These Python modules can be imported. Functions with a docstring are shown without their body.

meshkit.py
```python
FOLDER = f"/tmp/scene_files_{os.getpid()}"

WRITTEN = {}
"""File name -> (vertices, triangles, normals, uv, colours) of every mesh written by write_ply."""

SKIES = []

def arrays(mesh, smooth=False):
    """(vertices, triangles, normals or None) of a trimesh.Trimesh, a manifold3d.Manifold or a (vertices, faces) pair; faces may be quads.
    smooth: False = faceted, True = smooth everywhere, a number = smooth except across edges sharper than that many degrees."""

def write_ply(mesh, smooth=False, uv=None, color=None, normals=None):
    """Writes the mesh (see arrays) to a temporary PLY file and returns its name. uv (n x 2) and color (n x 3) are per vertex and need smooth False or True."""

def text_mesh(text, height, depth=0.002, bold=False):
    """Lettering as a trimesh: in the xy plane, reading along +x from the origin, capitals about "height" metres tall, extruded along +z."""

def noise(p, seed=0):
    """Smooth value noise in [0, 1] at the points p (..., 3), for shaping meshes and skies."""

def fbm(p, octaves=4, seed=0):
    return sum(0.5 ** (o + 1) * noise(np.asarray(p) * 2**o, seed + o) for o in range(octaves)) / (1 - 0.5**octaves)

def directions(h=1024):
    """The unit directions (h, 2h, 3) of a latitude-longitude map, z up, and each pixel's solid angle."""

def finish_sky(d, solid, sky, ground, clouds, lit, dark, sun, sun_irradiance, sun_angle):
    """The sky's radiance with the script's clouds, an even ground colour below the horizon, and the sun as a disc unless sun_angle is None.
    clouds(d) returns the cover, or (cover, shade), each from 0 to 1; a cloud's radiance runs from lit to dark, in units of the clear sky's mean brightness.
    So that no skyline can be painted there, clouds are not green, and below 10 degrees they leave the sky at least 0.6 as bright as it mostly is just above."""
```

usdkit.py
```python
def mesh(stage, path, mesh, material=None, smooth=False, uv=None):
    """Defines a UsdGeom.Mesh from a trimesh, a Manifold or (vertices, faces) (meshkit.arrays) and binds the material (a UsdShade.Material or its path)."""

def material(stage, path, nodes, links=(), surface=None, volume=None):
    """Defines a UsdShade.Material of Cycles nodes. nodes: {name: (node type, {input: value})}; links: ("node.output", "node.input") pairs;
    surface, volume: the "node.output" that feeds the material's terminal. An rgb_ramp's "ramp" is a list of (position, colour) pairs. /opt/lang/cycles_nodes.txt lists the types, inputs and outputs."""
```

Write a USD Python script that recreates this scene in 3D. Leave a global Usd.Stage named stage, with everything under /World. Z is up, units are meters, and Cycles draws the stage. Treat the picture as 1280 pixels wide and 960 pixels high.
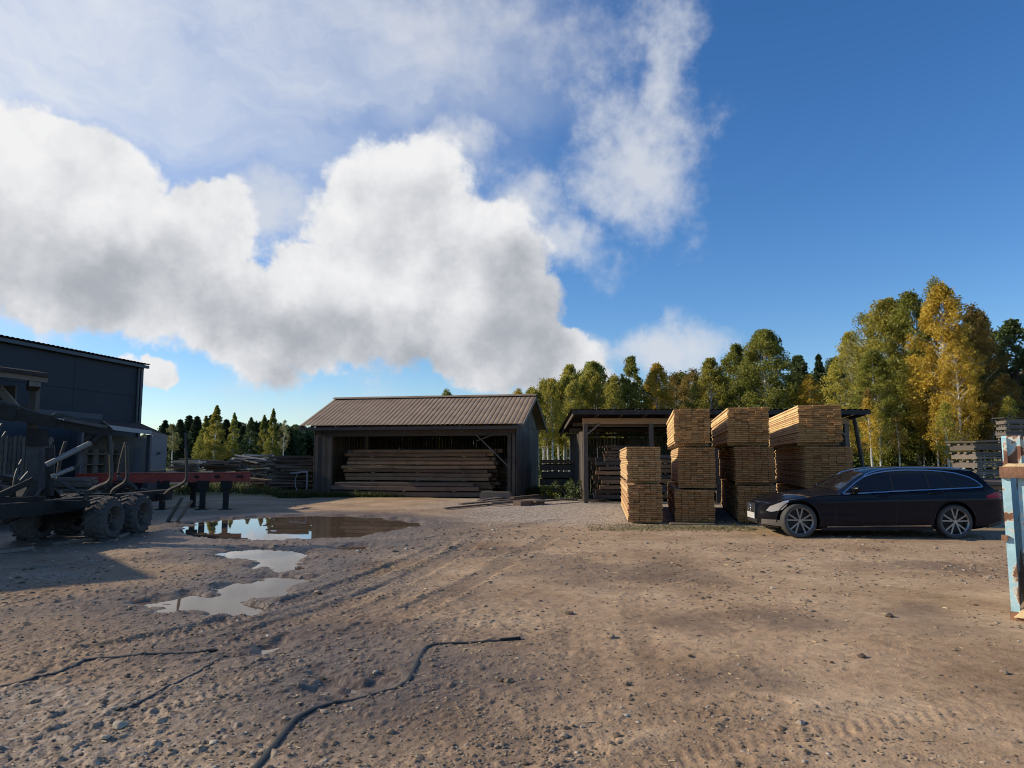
import math, random
import numpy as np, trimesh, shapely, manifold3d
from shapely.geometry import Polygon, LineString, Point, box as sbox
import usdkit, meshkit
from pxr import Usd, UsdGeom, UsdLux, UsdShade, Gf, Sdf, Vt

stage = Usd.Stage.CreateInMemory()
UsdGeom.Xform.Define(stage, '/World')
UsdGeom.Scope.Define(stage, '/World/Looks')
RNG = np.random.default_rng(11)
random.seed(11)

# ------------------------------------------------------------------ camera
CAM_H, F, PITCH = 1.5, 887.0, math.radians(6.05)
cam = UsdGeom.Camera.Define(stage, '/World/camera')
cam.CreateHorizontalApertureAttr(36.0); cam.CreateVerticalApertureAttr(27.0)
cam.CreateFocalLengthAttr(F / 1280 * 36.0)
cam.CreateClippingRangeAttr(Gf.Vec2f(0.05, 6000))
cam.AddTranslateOp().Set(Gf.Vec3d(0, 0, CAM_H))
cam.AddRotateXOp().Set(90 + math.degrees(PITCH))
cam.CreateExposureAttr(EXPOSURE := 0.28)

# ------------------------------------------------------------------ sun and sky
SUN_EL, SUN_AZ = math.radians(26), math.radians(-90 + 9)       # azimuth from +y towards +x
sd = np.array([math.cos(SUN_EL) * math.sin(SUN_AZ), math.cos(SUN_EL) * math.cos(SUN_AZ), math.sin(SUN_EL)])
sun = UsdLux.DistantLight.Define(stage, '/World/sun')
sun.CreateNormalizeAttr(True); sun.CreateIntensityAttr(1.25); sun.CreateAngleAttr(0.53)
sun.CreateColorAttr(Gf.Vec3f(1.0, 0.87, 0.68))
_q = Gf.Rotation(Gf.Vec3d(0, 0, 1), Gf.Vec3d(*sd))
sun.AddTransformOp().Set(Gf.Matrix4d().SetRotate(_q))
SKY_STRENGTH, CLOUD = 0.07, 10.0
sky = UsdLux.DomeLight.Define(stage, '/World/sky')
sky.GetPrim().SetCustomDataByKey('kind', 'structure')

def ray(px, py):
    a, b = (px - 640) / F, (480 - py) / F
    return np.array([a, math.cos(PITCH) - b * math.sin(PITCH), math.sin(PITCH) + b * math.cos(PITCH)])
def P(px, py, Y):
    d = ray(px, py); return np.array([0, 0, CAM_H]) + d * (Y / d[1])
def G(px, py, z=0.0):
    d = ray(px, py); return np.array([0, 0, CAM_H]) + d * ((z - CAM_H) / d[2])

def sky_material():
    N, L = {}, []
    cnt = [0]
    def n(kind, **kw):
        cnt[0] += 1; nm = f'n{cnt[0]}'
        ins = {}
        for k, v in kw.items():
            if isinstance(v, str) and v.startswith('@'): L.append((v[1:], f'{nm}.{k}'))
            else: ins[k] = v
        N[nm] = (kind, ins); return '@' + nm
    def m(t, a, b=0.0, c=0.0, clampit=False):
        return n('math', math_type=t, value1=a, value2=b, value3=c, use_clamp=clampit) + '.value'
    d = n('texture_coordinate') + '.generated'
    s = n('separate_xyz', vector=d)
    az = m('arctan2', s + '.x', s + '.y'); el = m('arcsine', s + '.z')
    uv = n('combine_xyz', x=az, y=el, z=0.0) + '.vector'
    warp = n('noise_texture', vector=d, scale=5.5, detail=5.0, roughness=0.6) + '.color'
    w1 = n('vector_math', math_type='subtract', vector1=warp, vector2=(.5, .5, .5)) + '.vector'
    w2 = n('vector_math', math_type='scale', vector1=w1, scale=0.17) + '.vector'
    uvw = n('vector_math', math_type='add', vector1=uv, vector2=w2) + '.vector'
    def blob(px, py, rx, ry, rot=0.0, soft=0.35, src=None):
        q = ray(px, py); q = q / np.linalg.norm(q)
        a, e = math.atan2(q[0], q[1]), math.asin(q[2])
        k = math.cos(a) / F
        mp = n('mapping', mapping_type='texture', vector=src or uvw, location=(a, e, 0), rotation=(0, 0, math.radians(rot)), scale=(rx * k, ry * k, 1.0)) + '.vector'
        ln = n('vector_math', math_type='length', vector1=mp) + '.value'
        return n('map_range', range_type='smoothstep', value=ln, from_min=soft, from_max=1.35, to_min=1.0, to_max=0.0, clamp=True) + '.result'
    def union(lst):
        o = lst[0]
        for b in lst[1:]: o = m('maximum', o, b)
        return o
    big = union([blob(0, 255, 190, 130, 0), blob(150, 325, 200, 105, -14), blob(330, 395, 215, 75, -12), blob(245, 285, 70, 70, 0), blob(70, 200, 120, 60, 0),
                 blob(505, 300, 120, 125, 0), blob(590, 395, 130, 100, -35), blob(450, 395, 190, 80, 0), blob(690, 460, 120, 55, -20), blob(600, 330, 90, 90, 0),
                 blob(-160, 240, 190, 140, 0), blob(185, 468, 35, 24, 0)])
    mid = union([blob(790, 190, 125, 125, 30, 0.0), blob(835, 60, 55, 120, -15, 0.0), blob(700, 310, 95, 60, 0, 0.0), blob(650, 270, 110, 80, 20, 0.0), blob(845, 430, 105, 50, 0, 0.0), blob(760, 445, 80, 40, 0, 0.0), blob(560, 190, 90, 40, 0, 0.0), blob(330, 270, 120, 60, 0, 0.0)])
    top = union([blob(600, 25, 220, 60, 0, 0.0), blob(560, 85, 100, 90, 40, 0.0), blob(720, 60, 110, 70, 0, 0.0)])
    n1 = n('noise_texture', vector=d, scale=8.0, detail=10.0, roughness=0.6) + '.fac'
    off = n('vector_math', math_type='add', vector1=d, vector2=(-0.03, 0.0, 0.035)) + '.vector'
    n2 = n('noise_texture', vector=off, scale=8.0, detail=8.0, roughness=0.57) + '.fac'
    nb = n('noise_texture', vector=d, scale=3.6, detail=3.0, roughness=0.5) + '.fac'
    def thr(v, a, b, top_=1.0):
        return n('map_range', range_type='smoothstep', value=v, from_min=a, from_max=b, to_min=0.0, to_max=top_, clamp=True) + '.result'
    n5 = n('noise_texture', vector=d, scale=26.0, detail=8.0, roughness=0.62) + '.fac'
    nc = m('add', m('subtract', n1, .5), m('multiply', m('subtract', n5, .5), .42))
    def inside(mask): return m('multiply', mask, 5.0, 0.0, True)
    dens = m('add', big, m('multiply', nc, 1.3))
    c1 = m('multiply', thr(dens, .26, .60), inside(big))
    c2 = m('multiply', thr(m('add', m('multiply', mid, .8), m('multiply', nc, 1.7)), .14, 1.0, .88), inside(mid))
    c3 = m('multiply', thr(m('add', m('multiply', top, .55), m('multiply', nc, 1.9)), .12, 1.1, .7), inside(top))
    # veil of high thin cloud, faintly streaked
    st = n('mapping', vector=uvw, rotation=(0, 0, math.radians(-22)), scale=(3.0, 9.0, 1.0)) + '.vector'
    ns = n('noise_texture', vector=st, scale=1.6, detail=7.0, roughness=0.6, distortion=.25) + '.fac'
    veilm = union([blob(60, 60, 640, 230, 0, 0.0), blob(-150, 80, 500, 320, 0, 0.0), blob(360, 50, 420, 130, 0, 0.0)])
    veil = m('multiply', veilm, n('map_range', value=ns, from_min=.22, from_max=.75, to_min=.42, to_max=1.0, clamp=True) + '.result')
    # some fair-weather cloud over the rest of the sky, behind the camera too
    n4 = n('noise_texture', vector=d, scale=2.6, detail=8.0, roughness=0.55) + '.fac'
    back = n('map_range', value=s + '.y', from_min=0.25, from_max=-0.3, to_min=0.0, to_max=1.0, clamp=True) + '.result'
    c4 = m('multiply', back, thr(n4, .55, .72, .7))
    tiny = m('multiply', thr(n1, .42, .68, .55), blob(370, 495, 150, 34, 0, 0.0))
    # relief of the cumulus: where the noise rises towards the sun it is lit, undersides stay grey
    rel = m('multiply', m('subtract', n1, n2), 1.35)
    under = union([blob(90, 350, 260, 75, -8, 0.0), blob(300, 405, 240, 60, -12, 0.0), blob(650, 430, 150, 100, -30, 0.0), blob(450, 445, 190, 55, 0, 0.0), blob(610, 360, 80, 90, 0, 0.0)])
    lit = m('add', m('add', .90, rel), m('add', m('multiply', m('subtract', nb, .5), .35), m('multiply', m('subtract', n5, .5), .22)))
    lit = m('subtract', lit, m('multiply', under, .48))
    lit = m('subtract', lit, m('multiply', thr(dens, .75, 1.35), .10), 0.0, True)
    ccol = n('rgb_ramp', fac=lit, ramp=[(0, (.42, .45, .51)), (.3, (.52, .55, .60)), (.6, (.74, .76, .80)), (.85, (.95, .96, .98)), (1, (1.04, 1.04, 1.05))]) + '.color'
    ccol = n('vector_math', math_type='scale', vector1=ccol, scale=CLOUD) + '.vector'
    skyt = n('sky_texture', sky_type='single_scattering', sun_disc=False, sun_elevation=SUN_EL, sun_rotation=SUN_AZ, altitude=100.0, air_density=1.0, aerosol_density=.35, ozone_density=4.0) + '.color'
    col = n('hsv', hue=.506, saturation=1.22, value=1.78, fac=1.0, color=skyt) + '.color'
    def cc(k): return tuple(CLOUD * x for x in k)
    def over(c, f, k):
        return n('mix_color', fac=f, a=c, b=k, use_clamp=False, use_clamp_result=False) + '.result'
    thin = cc((.92, .96, 1.02))
    col = over(col, veil, thin); col = over(col, c4, cc((.75, .77, .8))); col = over(col, tiny, cc((.85, .88, .93)))
    col = over(col, c3, cc((.8, .83, .9))); col = over(col, c2, cc((.8, .84, .91))); col = over(col, c1, ccol)
    bg = n('background_shader', color=col, strength=SKY_STRENGTH)
    return usdkit.material(stage, '/World/Looks/sky_air', N, L, surface=bg[1:] + '.background')
UsdShade.MaterialBindingAPI.Apply(sky.GetPrim()).Bind(sky_material())

# ------------------------------------------------------------------ materials
def mat(name, nodes, links, surface='p.BSDF'):
    return usdkit.material(stage, '/World/Looks/' + name, nodes, links, surface=surface)

def plain(name, col, rough=.6, metal=0.0, vary=.15, bump=.0, bscale=40., scale=6., **kw):
    """paint / metal / rubber with uneven tone"""
    c0 = tuple(x * (1 - vary) for x in col); c1 = tuple(min(1, x * (1 + vary)) for x in col)
    nodes = {'t': ('texture_coordinate', {}), 'n': ('noise_texture', {'scale': scale, 'detail': 6., 'roughness': .65}),
             'r': ('rgb_ramp', {'ramp': [(.3, c0), (.7, c1)]}),
             'p': ('principled_bsdf', {'roughness': rough, 'metallic': metal, **kw})}
    links = [('t.object', 'n.vector'), ('n.fac', 'r.fac'), ('r.color', 'p.base_color')]
    if bump:
        nodes['n2'] = ('noise_texture', {'scale': bscale, 'detail': 4.}); nodes['b'] = ('bump', {'strength': bump, 'distance': .02})
        links += [('t.object', 'n2.vector'), ('n2.fac', 'b.height'), ('b.normal', 'p.normal')]
    return mat(name, nodes, links)

def wood(name, c0, c1, stretch=(3, .25, 3), rough=.75, scale=14., rand=.35, dark=(.05, .04, .03), endgrain=None):
    """grain stretched along one local axis; tone differs from piece to piece"""
    nodes = {'t': ('texture_coordinate', {}), 'o': ('object_info', {}), 'g': ('geometry', {}),
             'm': ('mapping', {'scale': stretch}),
             'off': ('vector_math', {'math_type': 'scale', 'vector1': (37.3, 17.1, 23.7)}),
             'add': ('vector_math', {'math_type': 'add'}),
             'n': ('noise_texture', {'scale': scale, 'detail': 7., 'roughness': .65, 'distortion': .4}),
             'r': ('rgb_ramp', {'ramp': [(.25, c0), (.75, c1)]}),
             'n3': ('noise_texture', {'scale': 1.7, 'detail': 5.}),
             'st': ('map_range', {'from_min': .52, 'from_max': .75, 'to_min': 0., 'to_max': .55, 'clamp': True}),
             'mx': ('mix_color', {'b': dark}),
             'v': ('map_range', {'from_min': 0., 'from_max': 1., 'to_min': 1 - rand, 'to_max': 1 + rand}),
             'h': ('hsv', {'hue': .5, 'saturation': 1., 'fac': 1.}),
             'b': ('bump', {'strength': .5, 'distance': .004}),
             'p': ('principled_bsdf', {'roughness': rough, 'specular_ior_level': .3})}
    links = [('o.random', 'off.scale'), ('t.object', 'm.vector'), ('m.vector', 'add.vector1'), ('off.vector', 'add.vector2'),
             ('add.vector', 'n.vector'), ('n.fac', 'r.fac'), ('t.object', 'n3.vector'), ('n3.fac', 'st.value'), ('st.result', 'mx.fac'),
             ('r.color', 'mx.a'), ('o.random', 'v.value'), ('mx.result', 'h.color'), ('v.result', 'h.value'),
             ('h.color', 'p.base_color'), ('n.fac', 'b.height'), ('b.normal', 'p.normal')]
    if endgrain:                                                        # end grain darker and redder, with the shade on the ends painted in
        nodes.update({'nv': ('separate_xyz', {}), 'ab': ('math', {'math_type': 'absolute'}), 'ge': ('math', {'math_type': 'greater_than', 'value2': .8}),
                      'eg': ('mix_color', {'blend_type': 'multiply', 'b': endgrain})})
        links = [l for l in links if l != ('h.color', 'p.base_color')] + [('t.normal', 'nv.vector'), ('nv.y', 'ab.value1'), ('ab.value', 'ge.value1'), ('ge.value', 'eg.fac'), ('h.color', 'eg.a'), ('eg.result', 'p.base_color')]
    return mat(name, nodes, links)

LEAF = 1.4
def leafmat(name, cols, trans=.42):
    cols = [(a, tuple(min(.85, x * LEAF) for x in c)) for a, c in cols]
    nodes = {'g': ('geometry', {}), 'o': ('object_info', {}), 't': ('texture_coordinate', {}),
             'n': ('noise_texture', {'scale': .55, 'detail': 3.}),
             'a': ('math', {'math_type': 'multiply_add', 'value2': .45}), 'a2': ('math', {'math_type': 'multiply_add', 'value2': .75}),
             'r': ('rgb_ramp', {'ramp': cols}),
             'v': ('map_range', {'from_min': 0., 'from_max': 1., 'to_min': .78, 'to_max': 1.2}),
             'h': ('hsv', {'hue': .5, 'saturation': 1., 'fac': 1.}),
             'd': ('principled_bsdf', {'roughness': .55, 'specular_ior_level': .3}), 'tr': ('translucent_bsdf', {}),
             'p': ('mix_closure', {'fac': trans})}
    links = [('t.object', 'n.vector'), ('g.random_per_island', 'a.value1'), ('n.fac', 'a2.value1'), ('a2.value', 'a.value3'), ('a.value', 'r.fac'),
             ('o.random', 'v.value'), ('r.color', 'h.color'), ('v.result', 'h.value'),
             ('h.color', 'd.base_color'), ('h.color', 'tr.color'), ('d.BSDF', 'p.closure1'), ('tr.BSDF', 'p.closure2')]
    N2 = dict(nodes); N2['a2'] = ('math', {'math_type': 'multiply_add', 'value2': .9, 'value3': -.17})
    return mat(name, N2, links, surface='p.closure')

M = {}
M['old_wood_v'] = wood('old_wood_upright', (.055, .043, .033), (.13, .104, .08), (6, 6, .35), dark=(.035, .03, .025))
M['old_wood_h'] = wood('old_wood_level', (.055, .043, .033), (.13, .104, .08), (.35, 6, 6), dark=(.035, .03, .025))
M['old_wood_pale'] = wood('old_wood_pale', (.10, .083, .066), (.2, .17, .14), (.35, 6, 6), dark=(.06, .05, .04))
M['beam'] = wood('rough_sawn_beam', (.16, .092, .046), (.33, .2, .11), (.3, 5, 5), rand=.45, dark=(.05, .03, .02))
M['beam_dark'] = wood('dark_bark_slab', (.06, .042, .03), (.15, .105, .075), (.4, 5, 5), rand=.5)
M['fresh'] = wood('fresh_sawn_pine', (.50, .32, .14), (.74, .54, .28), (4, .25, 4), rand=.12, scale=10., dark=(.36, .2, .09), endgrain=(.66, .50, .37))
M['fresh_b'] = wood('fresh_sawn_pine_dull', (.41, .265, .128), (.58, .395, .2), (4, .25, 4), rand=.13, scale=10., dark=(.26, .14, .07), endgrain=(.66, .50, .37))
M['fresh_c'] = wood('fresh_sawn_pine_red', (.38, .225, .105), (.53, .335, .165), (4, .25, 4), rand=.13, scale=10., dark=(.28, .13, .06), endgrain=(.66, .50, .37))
M['stickwood'] = wood('bearer_wood', (.3, .2, .11), (.46, .33, .2), (.3, 5, 5))
M['grey_board'] = wood('weathered_board', (.06, .05, .041), (.15, .128, .108), (.3, 6, 6), rand=.4, dark=(.07, .06, .05))
M['slab_pale'] = wood('pale_slab_wood', (.42, .35, .27), (.68, .6, .5), (.3, 5, 5), rand=.3, dark=(.2, .15, .1))
M['roof_metal'] = plain('brown_sheet_metal', (.235, .17, .115), .65, 0., .22, 0, scale=1.6, specular_ior_level=.15)
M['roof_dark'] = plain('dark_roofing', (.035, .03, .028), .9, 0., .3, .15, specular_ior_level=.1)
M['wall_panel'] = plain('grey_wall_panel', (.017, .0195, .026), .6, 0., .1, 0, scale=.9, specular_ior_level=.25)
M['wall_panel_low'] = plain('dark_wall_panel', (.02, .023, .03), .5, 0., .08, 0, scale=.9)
M['trim_dark'] = plain('dark_trim', (.03, .033, .04), .45, 0., .1)
M['annex_wall'] = plain('pale_annex_wall', (.08, .08, .092), .6, 0., .06, 0, scale=1.2)
M['fascia'] = plain('pale_fascia', (.2, .2, .205), .5, 0., .08)
M['red_steel'] = plain('red_painted_steel', (.19, .022, .014), .45, 0., .3, .1, 60, 9.)
M['black_steel'] = plain('dark_oily_steel', (.011, .0105, .01), .65, .0, .4, .2, 50, 9., specular_ior_level=.2)
M['stake_steel'] = plain('worn_stake_steel', (.03, .025, .021), .55, .1, .45, .2, 60, 14., specular_ior_level=.35)
M['bright_steel'] = plain('bright_cylinder_steel', (.13, .13, .13), .45, .2, .1)
M['crane_grey'] = plain('grey_crane_paint', (.045, .045, .046), .6, 0., .3, .1, specular_ior_level=.2)
M['tyre'] = plain('muddy_tyre_rubber', (.03, .028, .027), .8, 0., .45, .3, 30, 5.)
M['rim_mud'] = plain('muddy_rim', (.06, .05, .043), .7, 0., .35, .2)
M['hose'] = plain('black_hose_rubber', (.022, .022, .02), .62, 0., .3, .2, 60, 30.)
M['bark_white'] = mat('birch_bark', {'t': ('texture_coordinate', {}), 'm': ('mapping', {'scale': (2., 2., 5.)}), 'n': ('noise_texture', {'scale': 2.2, 'detail': 5., 'roughness': .7}),
    'r': ('rgb_ramp', {'ramp': [(.36, (.03, .028, .025)), (.46, (.42, .4, .36)), (.7, (.66, .63, .57))]}), 'p': ('principled_bsdf', {'roughness': .8})},
    [('t.object', 'm.vector'), ('m.vector', 'n.vector'), ('n.fac', 'r.fac'), ('r.color', 'p.base_color')])
M['bark_dark'] = plain('dark_bark', (.085, .065, .05), .9, 0., .35, .4, 20)
M['leaf_green'] = leafmat('leaf_green', [(0, (.085, .095, .018)), (.35, (.19, .19, .032)), (.7, (.32, .27, .045)), (1, (.46, .35, .06))])
M['leaf_yellowgreen'] = leafmat('leaf_yellow_green', [(0, (.12, .12, .02)), (.35, (.27, .235, .04)), (.7, (.42, .32, .05)), (1, (.55, .38, .06))])
M['leaf_gold'] = leafmat('leaf_gold', [(0, (.17, .12, .018)), (.35, (.38, .265, .035)), (.7, (.52, .36, .045)), (1, (.62, .45, .09))])
M['leaf_rust'] = leafmat('leaf_rust', [(0, (.1, .075, .02)), (.4, (.24, .165, .035)), (.7, (.36, .23, .05)), (1, (.22, .2, .04))])
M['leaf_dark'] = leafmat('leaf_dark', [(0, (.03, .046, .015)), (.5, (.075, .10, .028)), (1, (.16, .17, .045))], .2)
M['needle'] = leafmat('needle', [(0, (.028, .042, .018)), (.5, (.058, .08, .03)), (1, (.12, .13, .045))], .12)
M['leaf_pale'] = leafmat('leaf_pale', [(0, (.13, .13, .05)), (.5, (.26, .25, .1)), (1, (.36, .33, .14))])
M['grass'] = leafmat('grass_blade', [(0, (.04, .05, .014)), (.5, (.085, .09, .026)), (1, (.2, .17, .07))], .3)

# ------------------------------------------------------------------ scene building helpers
_names = {}
def numbered(path):
    k = _names.get(path, 0); _names[path] = k + 1
    return path if k == 0 else f'{path}_{k:03d}'
def setdata(prim, label=None, cat=None, group=None, kind=None):
    for k, v in (('label', label), ('category', cat), ('group', group), ('kind', kind)):
        if v: prim.SetCustomDataByKey(k, v)
def thing(name, label, cat, loc=(0, 0, 0), rz=0.0, group=None):
    x = UsdGeom.Xform.Define(stage, numbered('/World/' + name))
    x.AddTranslateOp().Set(Gf.Vec3d(*map(float, loc)))
    x.AddRotateZOp().Set(float(math.degrees(rz)))
    setdata(x.GetPrim(), label, cat, group)
    return x
def pth(p): return p.GetPath().pathString
def obj(name, mesh, m, parent=None, smooth=False, kind=None, label=None):
    base = pth(parent) if parent is not None else '/World'
    q = usdkit.mesh(stage, numbered(base + '/' + name), mesh, M[m] if isinstance(m, str) else m, smooth=smooth)
    setdata(q.GetPrim(), label=label, kind=kind)
    return q
def dup(src, loc, rz=0.0, label=None, group=None, scale=None):
    x = UsdGeom.Xform.Define(stage, numbered('/World/' + src.GetPrim().GetName().split('_0')[0]))
    x.GetPrim().GetReferences().AddInternalReference(src.GetPath())
    x.ClearXformOpOrder()
    x.GetPrim().SetInstanceable(True)
    for o in ('xformOp:translate', 'xformOp:rotateZ', 'xformOp:scale'): pass
    UsdGeom.XformCommonAPI(x).SetTranslate(Gf.Vec3d(*map(float, loc)))
    return x
class MB:
    """collects shapes that become ONE mesh"""
    def __init__(s): s.v, s.f, s.n = [], [], 0
    def add(s, v, f):
        v = np.asarray(v, float); f = np.asarray(f, int)
        s.v.append(v); s.f.append(f + s.n); s.n += len(v); return s
    def tm(s, t): return s.add(t.vertices, t.faces)
    def box(s, c, d, R=None):
        h = np.asarray(d, float) / 2
        v = np.array([[x, y, z] for x in (-1, 1) for y in (-1, 1) for z in (-1, 1)]) * h
        if R is not None: v = v @ np.asarray(R).T
        f = [[0, 1, 3], [0, 3, 2], [4, 6, 7], [4, 7, 5], [0, 4, 5], [0, 5, 1], [2, 3, 7], [2, 7, 6], [0, 2, 6], [0, 6, 4], [1, 5, 7], [1, 7, 3]]
        return s.add(v + np.asarray(c), f)
    def bar(s, a, b, w, h, up=(0, 0, 1)):
        """box beam from a to b, w across, h along up"""
        a, b = np.asarray(a, float), np.asarray(b, float); d = b - a; L = np.linalg.norm(d); d = d / L
        x = np.cross(d, up); 
        if np.linalg.norm(x) < 1e-6: x = np.cross(d, (0, 1, 0))
        x /= np.linalg.norm(x); z = np.cross(x, d)
        return s.box((a + b) / 2, (w, L, h), np.stack([x, d, z], 1))
    def tube(s, pts, r, k=8, flat=1.0):
        pts = np.asarray(pts, float); n = len(pts); r = np.broadcast_to(r, n)
        t = np.gradient(pts, axis=0); t /= np.linalg.norm(t, axis=1)[:, None] + 1e-12
        ref = np.array([0, 0, 1.0]) if abs(t[:, 2]).mean() < .8 else np.array([1.0, 0, 0])
        x = np.cross(t, ref); x /= np.linalg.norm(x, axis=1)[:, None] + 1e-12
        z = np.cross(x, t)
        a = np.arange(k) / k * 2 * np.pi
        v = pts[:, None] + r[:, None, None] * (np.cos(a)[None, :, None] * x[:, None] + flat * np.sin(a)[None, :, None] * z[:, None])
        v = np.vstack([v.reshape(-1, 3), pts[:1], pts[-1:]])
        f = []
        for i in range(n - 1):
            for j in range(k):
                p, q, u, w = i * k + j, i * k + (j + 1) % k, (i + 1) * k + (j + 1) % k, (i + 1) * k + j
                f += [[p, u, q], [p, w, u]]
        for j in range(k): f += [[n * k, j, (j + 1) % k], [n * k + 1, (n - 1) * k + (j + 1) % k, (n - 1) * k + j]]
        return s.add(v, f)
    def mesh(s): return (np.vstack(s.v), np.vstack(s.f))
    def build(s, name, m, parent=None, smooth=False, kind=None, label=None): return obj(name, s.mesh(), m, parent, smooth, kind, label)
def spline(pts, n=24):
    pts = np.asarray(pts, float); t = np.linspace(0, 1, len(pts)); 
    from scipy.interpolate import PchipInterpolator
    return PchipInterpolator(t, pts)(np.linspace(0, 1, n))
def lathe(prof, k=32, axis='y'):
    """profile (r, h) closed loop revolved about local axis"""
    prof = np.asarray(prof, float); n = len(prof); a = np.arange(k) / k * 2 * np.pi
    r, h = prof[:, 0], prof[:, 1]
    v = np.stack([r[None] * np.cos(a)[:, None], np.broadcast_to(h, (k, n)), r[None] * np.sin(a)[:, None]], -1).reshape(-1, 3)
    f = []
    for i in range(k):
        for j in range(n):
            p, q, u, w = i * n + j, i * n + (j + 1) % n, ((i + 1) % k) * n + (j + 1) % n, ((i + 1) % k) * n + j
            f += [[p, q, u], [p, u, w]]
    if axis == 'x': v = v[:, [1, 0, 2]] * [1, -1, 1]
    return v, np.array(f)
def sm(x, a, b):
    t = np.clip((x - a) / (b - a), 0, 1); return t * t * (3 - 2 * t)

# ------------------------------------------------------------------ ground, puddles
PUD = [[(222,660),(240,653),(270,648),(330,645),(400,643),(470,645),(520,652),(527,658),(480,664),(440,671),(390,674),(330,674),(270,673),(235,668)],
       [(262,690),(300,685),(340,683),(378,689),(386,695),(386,711),(352,712),(338,705),(318,698),(290,696)],
       [(165,752),(230,743),(280,738),(300,728),(322,719),(350,717),(384,720),(362,730),(357,740),(322,748),(332,759),(300,766),(250,764),(200,757)],
       [(410,681),(472,680),(452,686),(422,687)],
       [(308,805),(350,803),(366,809),(330,813)], [(425,855),(470,851),(480,854),(440,860)]]
PUDW = [Polygon([tuple(G(*q)[:2]) for q in p]).buffer(0) for p in PUD]
def seg_dist(x, y, pts):
    """distance to a polyline and arc length at the nearest point, and the side offset"""
    best = np.full(x.shape, 1e9); arc = np.zeros(x.shape); off = np.zeros(x.shape); s0 = 0
    for (ax, ay), (bx, by) in zip(pts[:-1], pts[1:]):
        dx, dy = bx - ax, by - ay; L = math.hypot(dx, dy)
        t = np.clip(((x - ax) * dx + (y - ay) * dy) / L ** 2, 0, 1)
        ex, ey = x - ax - t * dx, y - ay - t * dy; dd = np.hypot(ex, ey)
        k = dd < best
        best = np.where(k, dd, best); arc = np.where(k, s0 + t * L, arc); off = np.where(k, np.sign(ex * dy - ey * dx) * dd, off); s0 += L
    return best, arc, off
RUTS = []
for pts, w, dep, tread in [
    ([(-60,905),(60,868),(180,835),(300,800),(420,762),(520,720),(575,690),(600,672)], .30, .035, 1),
    ([(-60,990),(90,925),(230,875),(360,830),(470,785),(560,745),(640,700),(690,672)], .30, .03, 1),
    ([(-80,850),(80,822),(200,800),(330,765),(440,730),(520,700),(560,680)], .28, .045, 1),
    ([(640,1000),(640,935),(600,880),(570,830),(560,780)], .25, .02, 1),
    ([(700,1000),(860,940),(1000,915),(1180,890),(1330,870)], .33, .028, 1),
    ([(560,985),(700,930),(820,900),(960,885)], .3, .02, 1),
    ([(830,860),(800,800),(790,760),(800,735)], .2, .010, 1),
    ([(660,985),(655,900),(690,840),(700,790)], .2, .010, 1),
    ([(-40,720),(200,700),(420,690),(560,672),(700,650)], .3, .03, 0),
    ([(640,702),(860,690),(1060,688),(1290,696)], .28, .018, 0), ([(640,722),(860,706),(1060,700),(1290,708)], .28, .015, 0)]:
    q = spline([G(*p)[:2] for p in pts], 22); RUTS.append((q, w, dep, tread))
def nz(x, y, sc, seed, oc=3): return meshkit.fbm(np.stack([x * sc, y * sc, np.zeros_like(x)], -1), oc, seed)
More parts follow.
